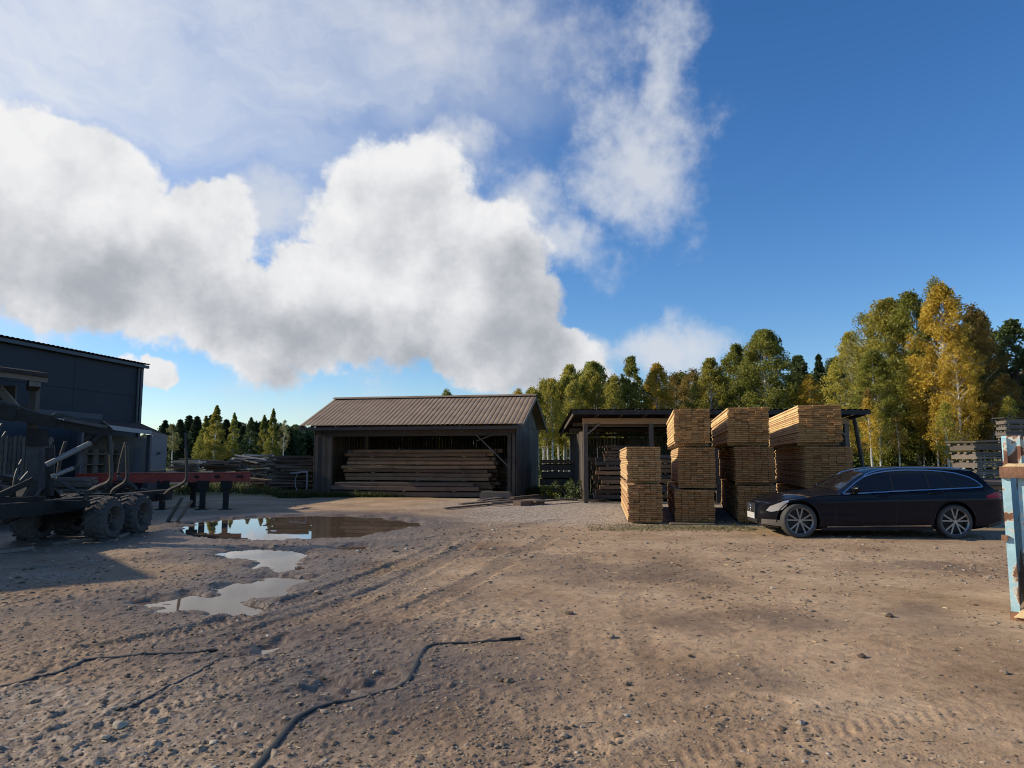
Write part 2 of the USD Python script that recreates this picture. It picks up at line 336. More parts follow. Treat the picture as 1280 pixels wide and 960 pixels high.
def pud_sd(x, y):
    sdm = np.full(x.shape, 50.0)
    near = (y < 24) & (y > 3.5) & (np.abs(x) < 16)
    pts = shapely.points(x[near], y[near]); r = np.full(pts.shape, 50.0)
    for p in PUDW:
        d = shapely.distance(pts, p.exterior); ins = shapely.contains(p, pts)
        r = np.minimum(r, np.where(ins, -d, d))
    sdm[near] = r; return sdm
WATER_Z = -0.028
def ground_height(x, y, want=False):
    r = np.hypot(x, y)
    fade = 1 - sm(r, 22, 40)
    mud = sm(x, 1.5, -3.0) * (1 - sm(y, 15, 24))                      # the wet churned side of the yard
    rough = .25 + .75 * sm(nz(x, y, .5, 12, 3), .42, .62)
    h = .024 * nz(x, y, .55, 1, 4) + .010 * nz(x, y, 2.6, 2, 3) + (.005 * rough + .003 * mud) * sm(nz(x, y, 5.5, 3, 4), .35, .8)
    h += (.006 * rough + .007 * mud) * sm(nz(x, y, 15., 5, 3), .5, .85)
    h += .005 * mud * sm(nz(x, y, 30., 6, 2), .4, .8)
    lump = sm(nz(x, y, 9., 8, 2), .58, .8) * sm(nz(x, y, .8, 9, 2), .42, .68); h += (.006 + .006 * mud) * lump
    rutm = np.zeros_like(x)
    for q, w, dep, tread in RUTS:
        x0, y0 = q.min(0) - 1; x1, y1 = q.max(0) + 1
        k = (x > x0) & (x < x1) & (y > y0) & (y < y1)
        if not k.any(): continue
        d, a, o = seg_dist(x[k], y[k], q)
        inside = 1 - sm(d, w * .38, w * .62); rim = np.exp(-((d - w * .72) / (w * .22)) ** 2)
        dep = dep * np.where(x[k] < .3, .68, .45)
        e = -dep * inside * .7 + dep * .6 * rim * (.25 + 1.5 * nz(x[k], y[k], 5., 21, 2))
        if tread:
            ph = a / .085 + np.abs(o) / w * 2.4
            e += dep * .5 * inside * (np.abs((ph % 1) - .5) * 2 > .5) * sm(nz(x[k], y[k], 1.3, 31, 2), .3, .55)
        h[k] += e * (.05 + 1.2 * nz(x[k], y[k], .9, 41, 2) ** 1.3); rutm[k] = np.maximum(rutm[k], inside)
    sdp = pud_sd(x, y); wob = (nz(x, y, 2.2, 51, 3) - .5) * .6 + (nz(x, y, 8., 52, 2) - .5) * .16
    s2 = sdp + wob
    basin = 1 - sm(s2, -.24, .30)
    h = h * (1 - .75 * basin) - .085 * basin
    h = h * fade
    if not want: return h
    wet = np.clip(1 - sm(s2, .25, 2.0), 0, 1)
    wet = np.maximum(wet, mud * (.42 + .55 * sm(nz(x, y, .45, 61, 4), .42, .64) * sm(y, 4, 8)))
    wet = np.maximum(wet, .55 * rutm * sm(x, 3, -1)); wet = np.maximum(wet, .5 * sm(nz(x, y, .6, 71, 3), .58, .74) * (1 - sm(y, 12, 17)))
    gravel = sm(y + 2.2 * (nz(x, y, .35, 81, 3) - .5), 14.8, 17.2) * (1 - sm(y, 28, 33)) * sm(x + 2 * (nz(x, y, .3, 84, 2) - .5), -3.5, .5)
    gravel = np.maximum(gravel, .55 * mud * sm(nz(x, y, .7, 85, 3), .45, .65))
    gr = sm(y + 4 * (nz(x, y, .25, 91, 3) - .5), 26.5, 31)
    strip = np.exp(-((y - 15.75 + .4 * (nz(x, y, .5, 92, 2) - .5)) / .55) ** 2) * sm(x, 1.2, 3.) * sm(nz(x, y, 1.2, 93, 3), .3, .6)
    gr = np.maximum(gr, .55 * strip)
    return h, np.clip(np.stack([wet, gravel, gr], -1), 0, 1)

NA = 760
ang = np.concatenate([np.linspace(-180, -52, 26)[:-1], np.linspace(-52, -42, 40)[:-1], np.linspace(-42, 42, NA), np.linspace(42, 52, 40)[1:], np.linspace(52, 180, 26)[1:]]) * np.pi / 180
rad = np.concatenate([[.02, .5, 1.2, 2.0, 2.6], np.geomspace(3.0, 12, 430), np.geomspace(12, 34, 240)[1:], np.geomspace(34, 5000, 36)[1:]])
A, R = np.meshgrid(ang, rad)
gx, gy = R * np.sin(A), R * np.cos(A)
gz, zone = ground_height(gx.ravel(), gy.ravel(), True)
gv = np.stack([gx.ravel(), gy.ravel(), gz], -1)
na, nr = len(ang), len(rad)
i, j = np.meshgrid(np.arange(nr - 1), np.arange(na - 1), indexing='ij')
p00, p01, p11, p10 = (i * na + j).ravel(), (i * na + j + 1).ravel(), ((i + 1) * na + j + 1).ravel(), ((i + 1) * na + j).ravel()
gf = np.vstack([np.stack([p00, p11, p01], -1), np.stack([p00, p10, p11], -1)])
def ground_material():
    nodes = {'g': ('geometry', {}), 'a': ('attribute', {'attribute': 'zone'}), 'z': ('separate_color', {}),
      'n1': ('noise_texture', {'scale': .7, 'detail': 8., 'roughness': .62}), 'n2': ('noise_texture', {'scale': 9., 'detail': 8., 'roughness': .7}),
      'v': ('voronoi_texture', {'scale': 26., 'randomness': 1.}), 'vs': ('separate_color', {}), 'v3': ('voronoi_texture', {'scale': 60., 'randomness': 1.}),
      'dry': ('rgb_ramp', {'ramp': [(.28, (.215, .138, .079)), (.5, (.345, .236, .144)), (.74, (.46, .335, .215))]}),
      'fine': ('rgb_ramp', {'ramp': [(.25, (.62, .6, .58)), (.5, (1, 1, 1)), (.78, (1.28, 1.27, 1.25))]}),
      'm1': ('mix_color', {'blend_type': 'multiply', 'fac': 1., 'use_clamp_result': False}),
      'grav': ('rgb_ramp', {'ramp': [(0, (.14, .11, .085)), (.4, (.27, .22, .172)), (.75, (.37, .315, .255)), (1, (.5, .44, .37))]}),
      'm2': ('mix_color', {}), 'gc': ('rgb_ramp', {'ramp': [(.3, (.055, .062, .018)), (.6, (.12, .125, .035)), (.8, (.2, .17, .07))]}), 'm3': ('mix_color', {}),
      'wetc': ('mix_color', {'blend_type': 'multiply', 'b': (.29, .27, .265)}),
      'wf': ('math', {'math_type': 'multiply', 'value2': .98}),
      'ro': ('map_range', {'from_min': 0., 'from_max': 1., 'to_min': .93, 'to_max': .5}),
      'spm': ('map_range', {'from_min': .25, 'from_max': 1., 'to_min': .18, 'to_max': .5, 'clamp': True}),
      'h1': ('math', {'math_type': 'multiply', 'value2': .7}), 'h2': ('math', {'math_type': 'subtract', 'value1': .5}), 'h3': ('math', {'math_type': 'multiply_add', 'value2': -.16}),
      'h4': ('math', {'math_type': 'multiply_add', 'value2': -.12}),
      'b': ('bump', {'strength': .8, 'distance': .018}),
      'p': ('principled_bsdf', {})}
    links = [('a.color', 'z.color'), ('g.position', 'n1.vector'), ('g.position', 'n2.vector'), ('g.position', 'v.vector'), ('g.position', 'v3.vector'),
      ('n1.fac', 'dry.fac'), ('n2.fac', 'fine.fac'), ('dry.color', 'm1.a'), ('fine.color', 'm1.b'), ('v.color', 'vs.color'), ('vs.r', 'grav.fac'),
      ('m1.result', 'm2.a'), ('grav.color', 'm2.b'), ('z.g', 'm2.fac'), ('n2.fac', 'gc.fac'), ('m2.result', 'm3.a'), ('gc.color', 'm3.b'), ('z.b', 'm3.fac'),
      ('z.r', 'wf.value1'), ('wf.value', 'wetc.fac'), ('m3.result', 'wetc.a'), ('wetc.result', 'p.base_color'), ('z.r', 'ro.value'), ('ro.result', 'p.roughness'),
      ('z.r', 'spm.value'), ('spm.result', 'p.specular_ior_level'),
      ('n2.fac', 'h1.value1'), ('v.distance', 'h4.value1'), ('h1.value', 'h4.value3'), ('v3.distance', 'h3.value1'), ('h4.value', 'h3.value3'), ('h3.value', 'b.height'), ('b.normal', 'p.normal')]
    return mat('yard_dirt', nodes, links)
M['dirt'] = ground_material()
gq = obj('ground', (gv, gf), 'dirt', smooth=True, kind='structure')
UsdGeom.PrimvarsAPI(gq).CreatePrimvar('zone', Sdf.ValueTypeNames.Color3fArray, 'vertex').Set(Vt.Vec3fArray.FromNumpy(zone.astype(np.float32)))

M['water'] = mat('muddy_water', {'g': ('geometry', {}), 'n': ('noise_texture', {'scale': 1.1, 'detail': 4.}), 'r': ('rgb_ramp', {'ramp': [(.3, (.08, .054, .033)), (.7, (.125, .087, .057))]}),
   'n2': ('noise_texture', {'scale': 5., 'detail': 2.}), 'b': ('bump', {'strength': .015, 'distance': .01}), 'p': ('principled_bsdf', {'roughness': .012, 'ior': 1.42})},
   [('g.position', 'n.vector'), ('n.fac', 'r.fac'), ('r.color', 'p.base_color'), ('g.position', 'n2.vector'), ('n2.fac', 'b.height'), ('b.normal', 'p.normal')])
for q in sorted(shapely.union_all([p.buffer(.5) for p in PUDW]).simplify(.03).geoms, key=lambda g: -g.area):
    v, f = trimesh.creation.triangulate_polygon(q, engine='earcut')
    obj('puddle_water', (np.c_[v, np.full(len(v), WATER_Z)], f), 'water', kind='structure')

# pebbles and clods lying on the yard
M['pebble'] = mat('pebble_stone', {'o': ('object_info', {}), 'r': ('rgb_ramp', {'ramp': [(0, (.10, .075, .05)), (.4, (.21, .15, .1)), (.75, (.31, .235, .165)), (.94, (.42, .35, .27)), (1, (.55, .48, .38))]}),
   't': ('texture_coordinate', {}), 'n': ('noise_texture', {'scale': 30., 'detail': 4.}), 'm': ('mix_color', {'blend_type': 'multiply', 'fac': .5}), 'p': ('principled_bsdf', {'roughness': .85, 'specular_ior_level': .25})},
   [('o.random', 'r.fac'), ('r.color', 'm.a'), ('t.object', 'n.vector'), ('n.color', 'm.b'), ('m.result', 'p.base_color')])
M['clod'] = plain('dirt_clod', (.27, .193, .128), .95, 0., .3, .6, 120, 40.)
def pebble_mesh(seed, sub=1, flat=.6):
    t = trimesh.creation.icosphere(subdivisions=sub, radius=1.0); v = t.vertices.copy()
    v *= (.55 + .8 * meshkit.noise(v * 1.6 + 9 * seed, seed))[:, None]; v[:, 2] *= flat; v[:, 0] *= 1.2
    return v, t.faces
def scatter(name, protos, pos, rot, scl, idx, parent=None):
    pi = UsdGeom.PointInstancer.Define(stage, numbered((pth(parent) if parent is not None else '/World') + '/' + name))
    rel = pi.CreatePrototypesRel()
    for k, (mesh, m, smo) in enumerate(protos):
        q = usdkit.mesh(stage, pi.GetPath().pathString + f'/variant_{k:03d}' if k else pi.GetPath().pathString + '/variant', mesh, M[m], smooth=smo); rel.AddTarget(q.GetPath())
    pi.CreatePositionsAttr(Vt.Vec3fArray.FromNumpy(np.asarray(pos, np.float32)))
    pi.CreateProtoIndicesAttr(Vt.IntArray.FromNumpy(np.asarray(idx, np.int32)))
    pi.CreateScalesAttr(Vt.Vec3fArray.FromNumpy(np.asarray(scl, np.float32)))
    h = np.asarray(rot) / 2
    pi.CreateOrientationsAttr(Vt.QuathArray([Gf.Quath(float(math.cos(a)), 0., 0., float(math.sin(a))) for a in h]))
    setdata(pi.GetPrim(), kind='stuff'); return pi.GetPrim()
def yard_points(n, r0, r1, powr=1.0, half=46):
    a = np.radians(RNG.uniform(-half, half, n)); r = r0 * (r1 / r0) ** (RNG.random(n) ** powr)
    return r * np.sin(a), r * np.cos(a)
x, y = yard_points(26000, 3.0, 17)
keep = (meshkit.fbm(np.stack([x * .8, y * .8, 0 * x], -1), 3, 77) + RNG.normal(0, .12, len(x)) > .47) & (pud_sd(x, y) > .12)
x, y = x[keep], y[keep]; n = len(x)
s = .0045 + .011 * RNG.random(n) ** 3 + (RNG.random(n) < .03) * RNG.uniform(.008, .02, n); s *= np.clip(np.hypot(x, y) / 8, .75, 1.5)
z = ground_height(x, y) + s * .15
pr = scatter('gravel', [(pebble_mesh(k, 1, .45 + .06 * k), 'pebble', False) for k in range(5)], np.stack([x, y, z], -1), RNG.uniform(0, 6.28, n), s[:, None] * np.ones(3), RNG.integers(0, 5, n))
setdata(pr, label='small pebbles and gravel scattered over the dirt yard', cat='gravel')
x, y = yard_points(15000, 3.1, 17)
mudw = sm(x, 2., -2.)
keep = (RNG.random(len(x)) < .05 + .9 * mudw * sm(meshkit.fbm(np.stack([x * 1.1, y * 1.1, 0 * x], -1), 3, 78), .4, .6)) & (pud_sd(x, y) > .1)
x, y = x[keep], y[keep]; n = len(x); s = .0035 + .0085 * RNG.random(n) ** 2.6
for q, w, dep, tread in RUTS:                                           # crumbs squeezed out along the wheel tracks
    sgm = np.r_[0, np.cumsum(np.hypot(*np.diff(q, axis=0).T))]; m_ = int(sgm[-1] * 95)
    tt = RNG.uniform(0, sgm[-1], m_); cx, cy = np.interp(tt, sgm, q[:, 0]), np.interp(tt, sgm, q[:, 1])
    dx, dy = np.interp(tt, sgm, np.gradient(q[:, 0])), np.interp(tt, sgm, np.gradient(q[:, 1])); L_ = np.hypot(dx, dy)
    o_ = RNG.choice([-1, 1], m_) * w * RNG.normal(.66, .13, m_)
    cx, cy = cx - dy / L_ * o_, cy + dx / L_ * o_
    kk = (cy > 2.9) & (RNG.random(m_) < np.where(cx < .5, 1.0, .35) * sm(meshkit.fbm(np.stack([cx * 1.5, cy * 1.5, 0 * cx], -1), 2, 79), .3, .6))
    x, y = np.r_[x, cx[kk]], np.r_[y, cy[kk]]; s = np.r_[s, .004 + .012 * RNG.random(kk.sum()) ** 2.2]
n = len(x)
pr = scatter('dirt_clods', [(pebble_mesh(20 + k, 1, .62), 'clod', False) for k in range(4)], np.stack([x, y, ground_height(x, y) + s * .1], -1), RNG.uniform(0, 6.28, n), s[:, None] * np.ones(3), RNG.integers(0, 4, n))
setdata(pr, label='loose clods of mud thrown up along the wheel tracks', cat='dirt clods')
# chips of bark and wood
M['chip'] = wood('wood_chip', (.3, .21, .11), (.55, .42, .25), (.5, 4, 4), rand=.5)
x, y = yard_points(2200, 3.2, 18); n = len(x)
pr = scatter('wood_chips', [(MB().box((0, 0, 0), (1, .3, .09)).mesh(), 'chip', False), (MB().box((0, 0, 0), (1, .16, .06)).mesh(), 'chip', False)], np.stack([x, y, ground_height(x, y) + .004], -1),
             RNG.uniform(0, 6.28, n), (RNG.uniform(.012, .05, n) * np.clip(np.hypot(x, y) / 7, .7, 1.6))[:, None] * np.ones(3), RNG.integers(0, 2, n))
setdata(pr, label='small chips of wood and bark strewn over the yard', cat='wood chips')
def stone(px, py, r, label, seed, m='pebble'):
    c = G(px, py); t = thing('stone', label, 'stone', (c[0], c[1], float(ground_height(np.array([c[0]]), np.array([c[1]]))[0])), seed)
    v, f = pebble_mesh(seed, 3, .62); obj('body', (v * r + [0, 0, r * .32], f), m, t, True)
for q in [(637,856,.030,'lone rounded grey stone right of the hose end'), (150,912,.04,'dark muddy lump at the bottom left of the yard'), (562,688,.05,'brown lump of earth on the worn track in front of the wide shed'),
          (1255,845,.025,'small pale stone below the rusty blue steel frame'), (765,800,.03,'dark pebble in the middle of the open dirt, nearest the camera'), (712,770,.035,'small grey stone in the middle of the open dirt, farther of two')]:
    stone(*q[:4], seed=int(q[0]) % 19 + 3)

# hoses
def hose(name, px, r, label, cat):
    pts = spline([G(*p)[:2] for p in px], 90)
    z = ground_height(pts[:, 0], pts[:, 1]) + r * .12
    from scipy.ndimage import gaussian_filter1d
    z = np.maximum(gaussian_filter1d(z, 2), z) 
    t = thing(name, label, cat, (0, 0, 0))
    MB().tube(np.c_[pts, z], r, 10, .42).build('tubing', 'hose', t, 40)
    e = np.c_[pts, z]
    MB().tube(e[-4:], r * 1.25, 10, .7).build('end_fitting', 'black_steel', t, 40)
hose('flat_hose', [(300,985),(335,945),(358,916),(375,900),(405,886),(440,878),(478,868),(500,861),(512,851),(520,835),(528,818),(536,811),(560,808),(600,806),(650,802)], .019, 'black flattened hose snaking from the bottom edge across the dirt', 'hose')
hose('flat_hose', [(-60,872),(0,863),(40,853),(80,842),(105,830),(150,825),(210,821),(272,816)], .019, 'black hose half sunk in mud at the left edge', 'hose')
hose('flat_hose', [(150,893),(195,872),(240,848),(270,830),(281,822)], .012, 'thin dark cable pressed into the mud near the left hose', 'cable')

M['wet_earth'] = plain('wet_dark_earth', (.075, .05, .034), .85, 0., .4, .6, 90, 30.)
for q in [(1078, 825, .028, 'dark lump of dug-up earth left of the low corner of the steel bin'), (1112, 774, .036, 'dark low hump of earth in the dirt before the car'), (1040, 832, .016, 'small dark crumb of earth beside the larger lump')]:
    stone(*q, seed=int(q[0]) % 17 + 4, m='wet_earth')

# ------------------------------------------------------------------ sawn timber packs
def timber_pack(label, X, Y, Z, ang, W, H, L, ncol, nlay, m, seed, group=None, lean=0.0):
    """front bottom left corner at X,Y,Z; long axis turned ang to the right of the view"""
    rg = np.random.default_rng(seed)
    t = thing('timber_pack', label, 'timber pack', (X, Y, Z), -ang)
    t_ = H / nlay; bw = W / ncol
    for l in range(nlay):
        jit = rg.normal(0, .008)
        for c in range(ncol):
            w = bw * rg.uniform(.94, .995); e0, e1 = rg.normal(0, .024), rg.normal(0, .05)
            th = t_ * rg.uniform(.74, .85)
            cx = (c + .5) * bw + jit + rg.normal(0, .003) + lean * l * t_
            zc = l * t_ + th / 2
            k = .004
            # bevelled board: 8-sided section
            prof = np.array([[-w / 2 + k, -th / 2], [w / 2 - k, -th / 2], [w / 2, -th / 2 + k], [w / 2, th / 2 - k], [w / 2 - k, th / 2], [-w / 2 + k, th / 2], [-w / 2, th / 2 - k], [-w / 2, -th / 2 + k]])
            v = np.vstack([np.c_[prof[:, 0] + cx, np.full(8, e0), prof[:, 1] + zc], np.c_[prof[:, 0] + cx + rg.normal(0, .006), np.full(8, L + e1), prof[:, 1] + zc]])
            f = [[0, i, i + 1] for i in range(1, 7)] + [[8, 8 + i + 1, 8 + i] for i in range(1, 7)]
            for i in range(8):
                j = (i + 1) % 8; f += [[i, 8 + i, 8 + j], [i, 8 + j, j]]
            f = np.array(f)[:, ::-1]
            obj('board', (v, f), m if rg.random() < .85 else rg.choice(['fresh', 'fresh_b', 'fresh_c']), t)
        if nlay > 8 and l == nlay // 2:
            pass
    for yy in (.35, L / 2, L - .35):
        MB().box((W / 2, yy, -.037), (W * .98, .09, .07)).build('bearer', 'stickwood', t)
    for yy in (L * .2, L * .8):
        MB().box((W / 2, yy, H - t_ * .14), (W + .012, .02, .006)).build('strap', 'black_steel', t)
    return t
def zat(py, Y): return CAM_H + (P(640, py, Y)[2] - CAM_H)
SY = 16.6
def col(px0, pxf, packs):
    """packs: (left px, right px, bottom py, top py, ncol, nlay, material, label)"""
    for k, (l, r, yb, yt, nc, nl, m, lab) in enumerate(packs):
        Xl, Xr = P(l, 600, SY)[0], P(r, 600, SY)[0]
        z0 = max(zat(yb, SY), .08); z1 = zat(yt, SY)
        xf = P(pxf + (l - px0), 600, SY + 5.9)[0]
        a = math.atan2(xf - Xl, 5.9)
        timber_pack(lab, Xl, SY - (0 if k else .0), z0 + (.08 if k else 0.0), a, (Xr - Xl) / math.cos(a) * .985, z1 - z0 - (.08 if k else 0.0), 6.0, nc, nl, m, int(l * 7 + yb))
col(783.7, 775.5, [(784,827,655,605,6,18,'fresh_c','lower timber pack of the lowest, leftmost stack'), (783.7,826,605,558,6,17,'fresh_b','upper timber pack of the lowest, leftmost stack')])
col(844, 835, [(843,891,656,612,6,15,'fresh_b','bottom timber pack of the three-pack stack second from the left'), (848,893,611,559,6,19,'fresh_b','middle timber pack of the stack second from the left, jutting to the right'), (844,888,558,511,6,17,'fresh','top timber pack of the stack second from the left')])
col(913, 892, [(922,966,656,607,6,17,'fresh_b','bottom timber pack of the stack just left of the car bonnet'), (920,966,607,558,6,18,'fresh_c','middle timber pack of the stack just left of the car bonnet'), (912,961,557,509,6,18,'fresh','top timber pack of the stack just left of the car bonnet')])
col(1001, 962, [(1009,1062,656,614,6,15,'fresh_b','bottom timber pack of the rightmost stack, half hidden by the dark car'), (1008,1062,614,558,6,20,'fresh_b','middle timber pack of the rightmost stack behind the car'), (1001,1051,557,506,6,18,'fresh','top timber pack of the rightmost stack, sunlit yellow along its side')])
q = thing('loose_plank', 'single pale plank lying on the grass before the timber stacks', 'plank', (*G(865, 657)[:2], .03), -.05)
MB().box((0, 0, .015), (1.0, .12, .03)).build('board', 'stickwood', q)

# ------------------------------------------------------------------ wide gabled shed
U, V = np.array([.981, -.194, 0]), np.array([.194, .981, 0])
SL, SRr = np.array([-7.98, 28.9, 0]), None
SW, SD, SE, SRG = 8.25, 5.3, 2.9, 4.17
shed = thing('timber_shed', 'weathered open-fronted timber shed with a brown ribbed gable roof', 'shed', SL, math.atan2(U[1], U[0]))
# local: x along the front to the right, y to the back
def corrugated(x0, x1, pa, pb, pitch, amp, per=6, th=.004):
    """ribbed sheet from the line pa (y,z) to pb, ribs across x"""
    n = int((x1 - x0) / pitch * per); xs = np.linspace(x0, x1, n + 1)
    ph = (xs / pitch) % 1; hgt = amp * np.clip(np.abs(ph - .5) * 6 - 1.0, -.6, .6)
    d = np.array([pb[0] - pa[0], pb[1] - pa[1]]); L = np.hypot(*d); nn = np.array([-d[1], d[0]]) / L
    if nn[1] < 0: nn = -nn
    k = 7; v = []
    for s_ in (0, -th):
        for t in np.linspace(0, 1, k):
            yy, zz = pa[0] + d[0] * t, pa[1] + d[1] * t
            v.append(np.stack([xs, yy + nn[0] * (hgt + s_), zz + nn[1] * (hgt + s_)], -1))
    v = np.vstack(v); f = []; m = n + 1
    i = np.arange(n)
    for s_ in range(2):
        for r in range(k - 1):
            a = (s_ * k + r) * m + i; b = a + m
            q = np.vstack([np.stack([a, a + 1, b + 1], -1), np.stack([a, b + 1, b], -1)]); f.append(q if s_ == 0 else q[:, ::-1])
    a, b = i, k * m + i; f.append(np.vstack([np.stack([a, b + 1, a + 1], -1), np.stack([a, b, b + 1], -1)]))
    a, b = (k - 1) * m + i, (2 * k - 1) * m + i; f.append(np.vstack([np.stack([a, a + 1, b + 1], -1), np.stack([a, b + 1, b], -1)]))
    return v, np.vstack(f)
obj('roof_sheet', corrugated(-.48, SW + .42, (-.5, 2.84), (SD / 2, SRG), .19, .014), 'roof_metal', shed)
obj('roof_sheet', corrugated(-.48, SW + .42, (SD + .5, 2.84), (SD / 2, SRG), .19, .014), 'roof_metal', shed)
MB().bar((-.48, SD / 2 - .08, SRG + .03), (SW + .42, SD / 2 - .08, SRG + .03), .2, .012, (0, -.4, .9)).bar((-.48, SD / 2 + .08, SRG + .03), (SW + .42, SD / 2 + .08, SRG + .03), .2, .012, (0, .4, .9)).build('ridge_cap', 'roof_metal', shed)
for sx in (-.46, SW + .40):
    for sg in (-1, 1):
        yA = -.5 if sg < 0 else SD + .5
        MB().bar((sx, yA, 2.84 - .1), (sx, SD / 2, SRG - .1), .03, .16, (0, 0, 1)).build('barge_board', 'old_wood_h', shed)
for k in range(9):
    xx = k * SW / 8
    for sg in (-1, 1):
        yA = -.42 if sg < 0 else SD + .42
        MB().bar((xx, yA, 2.84 - .09), (xx, SD / 2, SRG - .12), .05, .12).build('rafter', 'old_wood_h', shed)
MB().box((SW / 2, -.46, 2.70), (SW + .8, .025, .11)).build('eave_board', 'old_wood_h', shed)
def boards(parent, p0, p1, zlo, zhi, w, gap, m, seed, th=.024, name='wall_board', topf=None, skip=0.0, zj=.02):
    rg = np.random.default_rng(seed); p0, p1 = np.asarray(p0, float), np.asarray(p1, float); L = np.linalg.norm(p1 - p0); d = (p1 - p0) / L; nn = np.array([d[1], -d[0]])
    n = max(1, int(round(L / (w + gap))))
    step = L / n
    for k in range(n):
        if rg.random() < skip: continue
        c = p0 + d * (k + .5) * step + nn * rg.normal(0, .004); ztop = (topf(np.linalg.norm(c - p0)) if topf else zhi) + rg.normal(0, zj); zb = zlo + rg.normal(0, .015)
        ww = step - gap * rg.uniform(.6, 1.4)
        v_ = MB().box((0, 0, 0), (ww, th, ztop - zb)).mesh()
        cc, ss = d[0], d[1]; Rm = np.array([[cc, -ss, 0], [ss, cc, 0], [0, 0, 1]])
        obj(name, (v_[0] @ Rm.T + [c[0], c[1], (ztop + zb) / 2], v_[1]), m, parent)
boards(shed, (SW + .06, .0), (SW + .06, SD), .04, 2.8, .15, .012, 'old_wood_v', 3)
boards(shed, (SW + .03, .05), (SW + .03, SD - .05), 2.72, 3, .15, .008, 'old_wood_v', 4, topf=lambda s: 2.82 + (SRG - 2.95) * (1 - abs(s - SD / 2) / (SD / 2)), name='gable_board')
boards(shed, (-.06, SD), (-.06, 0), .04, 2.8, .16, .012, 'old_wood_v', 5)
boards(shed, (-.03, SD - .05), (-.03, .05), 2.72, 3, .16, .008, 'old_wood_v', 6, topf=lambda s: 2.82 + (SRG - 2.95) * (1 - abs(s - SD / 2) / (SD / 2)), name='gable_board')
boards(shed, (SW, SD), (0, SD), .1, 2.75, .14, .009, 'old_wood_v', 7, name='back_slat')
boards(shed, (.0, -.03), (.62, -.03), .05, 2.5, .15, .01, 'old_wood_v', 8, name='front_board')
boards(shed, (.0, -.04), (SW, -.04), 2.56, 2.80, SW, .0, 'old_wood_h', 9, name='header_board', zj=0)
MB().box((SW / 2, .08, 2.49), (SW, .14, .16)).build('lintel_beam', 'old_wood_h', shed)
for xx in (.08, .66, SW - .22, SW - .05):
    MB().box((xx, .02, 1.22), (.13, .13, 2.42)).build('post', 'old_wood_v', shed)
for xx in (.08, SW / 2, SW - .08):
    MB().box((xx, SD - .1, 1.35), (.13, .13, 2.65)).build('post', 'old_wood_v', shed)
MB().bar((SW - 1.55, .0, 2.46), (SW - .2, .0, 1.18), .035, .11, (0, -1, 0)).build('brace', 'old_wood_pale', shed)
MB().bar((SW - .85, -.06, 2.44), (SW - 1.5, -.06, 2.2), .03, .1, (0, -1, 0)).build('brace', 'old_wood_pale', shed)
MB().box((SW / 2, SD - .16, 1.9), (SW - .3, .05, .12)).build('wall_rail', 'old_wood_h', shed)

def beam_stack(name, label, loc, rz, L, Dp, rows, mats, seed, cat='beam stack', part='beam', jag=.15, taper=0.0):
    """rows: list of (height, number front to back); beams lie along local x"""
    rg = np.random.default_rng(seed); t = thing(name, label, cat, loc, rz); z = 0.0
    for r, (h, nb) in enumerate(rows):
        for c in range(nb):
            dpt = Dp / nb; l0 = rg.normal(0, jag) + taper * r * rg.random(); l1 = L + rg.normal(0, jag) - taper * r * rg.random()
            hh = h * rg.uniform(.82, .97); y0 = c * dpt + rg.uniform(0, .08) * (c == 0)
            b = MB(); n = 5; xs = np.linspace(l0, l1, n); sag = rg.normal(0, .012, n); v = []
            for i_, xx in enumerate(xs):
                k = .014; w = dpt * .95
                pr = np.array([[k, 0], [w - k, 0], [w, k], [w, hh - k], [w - k, hh], [k, hh], [0, hh - k], [0, k]])
                v.append(np.c_[np.full(8, xx), y0 + pr[:, 0] + rg.normal(0, .008), z + pr[:, 1] + sag[i_] * .6])
            v = np.vstack(v); f = []
            for i_ in range(n - 1):
                for j_ in range(8):
                    a, b_, c_, d_ = i_ * 8 + j_, i_ * 8 + (j_ + 1) % 8, (i_ + 1) * 8 + (j_ + 1) % 8, (i_ + 1) * 8 + j_
                    f += [[a, b_, c_], [a, c_, d_]]
            e = (n - 1) * 8
            f += [[0, i_ + 1, i_] for i_ in range(1, 7)] + [[e, e + i_, e + i_ + 1] for i_ in range(1, 7)]
            obj(part, (v, np.array(f)), mats[int(rg.integers(len(mats)))], t)
        z += h
        if h > .1 and r < len(rows) - 1 and r % 2 == 0:
            for xx in (L * .18, L * .5, L * .82): MB().box((xx, Dp / 2, z + .015), (.08, Dp * .96, .03)).build('spacer', 'stickwood', t)
            z += .03
    return t
def shed_pt(x, y, z=0.): return SL + U * x + V * y + np.array([0, 0, z])
rzs = math.atan2(U[1], U[0])
beam_stack('beam_stack', 'tall stack of long square beams inside the wide shed', shed_pt(1.15, .55, .16), rzs, 6.0, 1.1, [(.145, 5)] * 11, ['beam', 'beam', 'beam_dark'], 31)
beam_stack('beam_stack', 'low row of dark bark-edged beams along the front of the wide shed', shed_pt(.7, -.15, .06), rzs, 6.3, .55, [(.19, 2), (.18, 2), (.15, 2)], ['beam_dark', 'beam_dark', 'beam'], 32, taper=.25)
beam_stack('beam_stack', 'shorter set-back beam stack at the right end inside the wide shed', shed_pt(6.2, 1.9, .1), rzs, 1.6, 1.2, [(.145, 5)] * 9, ['beam', 'beam_dark'], 33)
t = thing('pale_block', 'pale flat block leaning against the front beams of the wide shed', 'block', (*G(620, 625)[:2], 0), rzs)
b = trimesh.creation.box((1.15, .35, .27)); b = b.subdivide(); b.apply_translation((0, 0, .135)); obj('body', b, 'grey_board', t)
MB().box((.0, 0, .285), (1.05, .28, .03)).build('top_board', 'old_wood_pale', t)
t = thing('wall_tap', 'white standpipe with a drooping hose at the left end of the wide shed', 'standpipe', shed_pt(-.3, -.05), rzs)
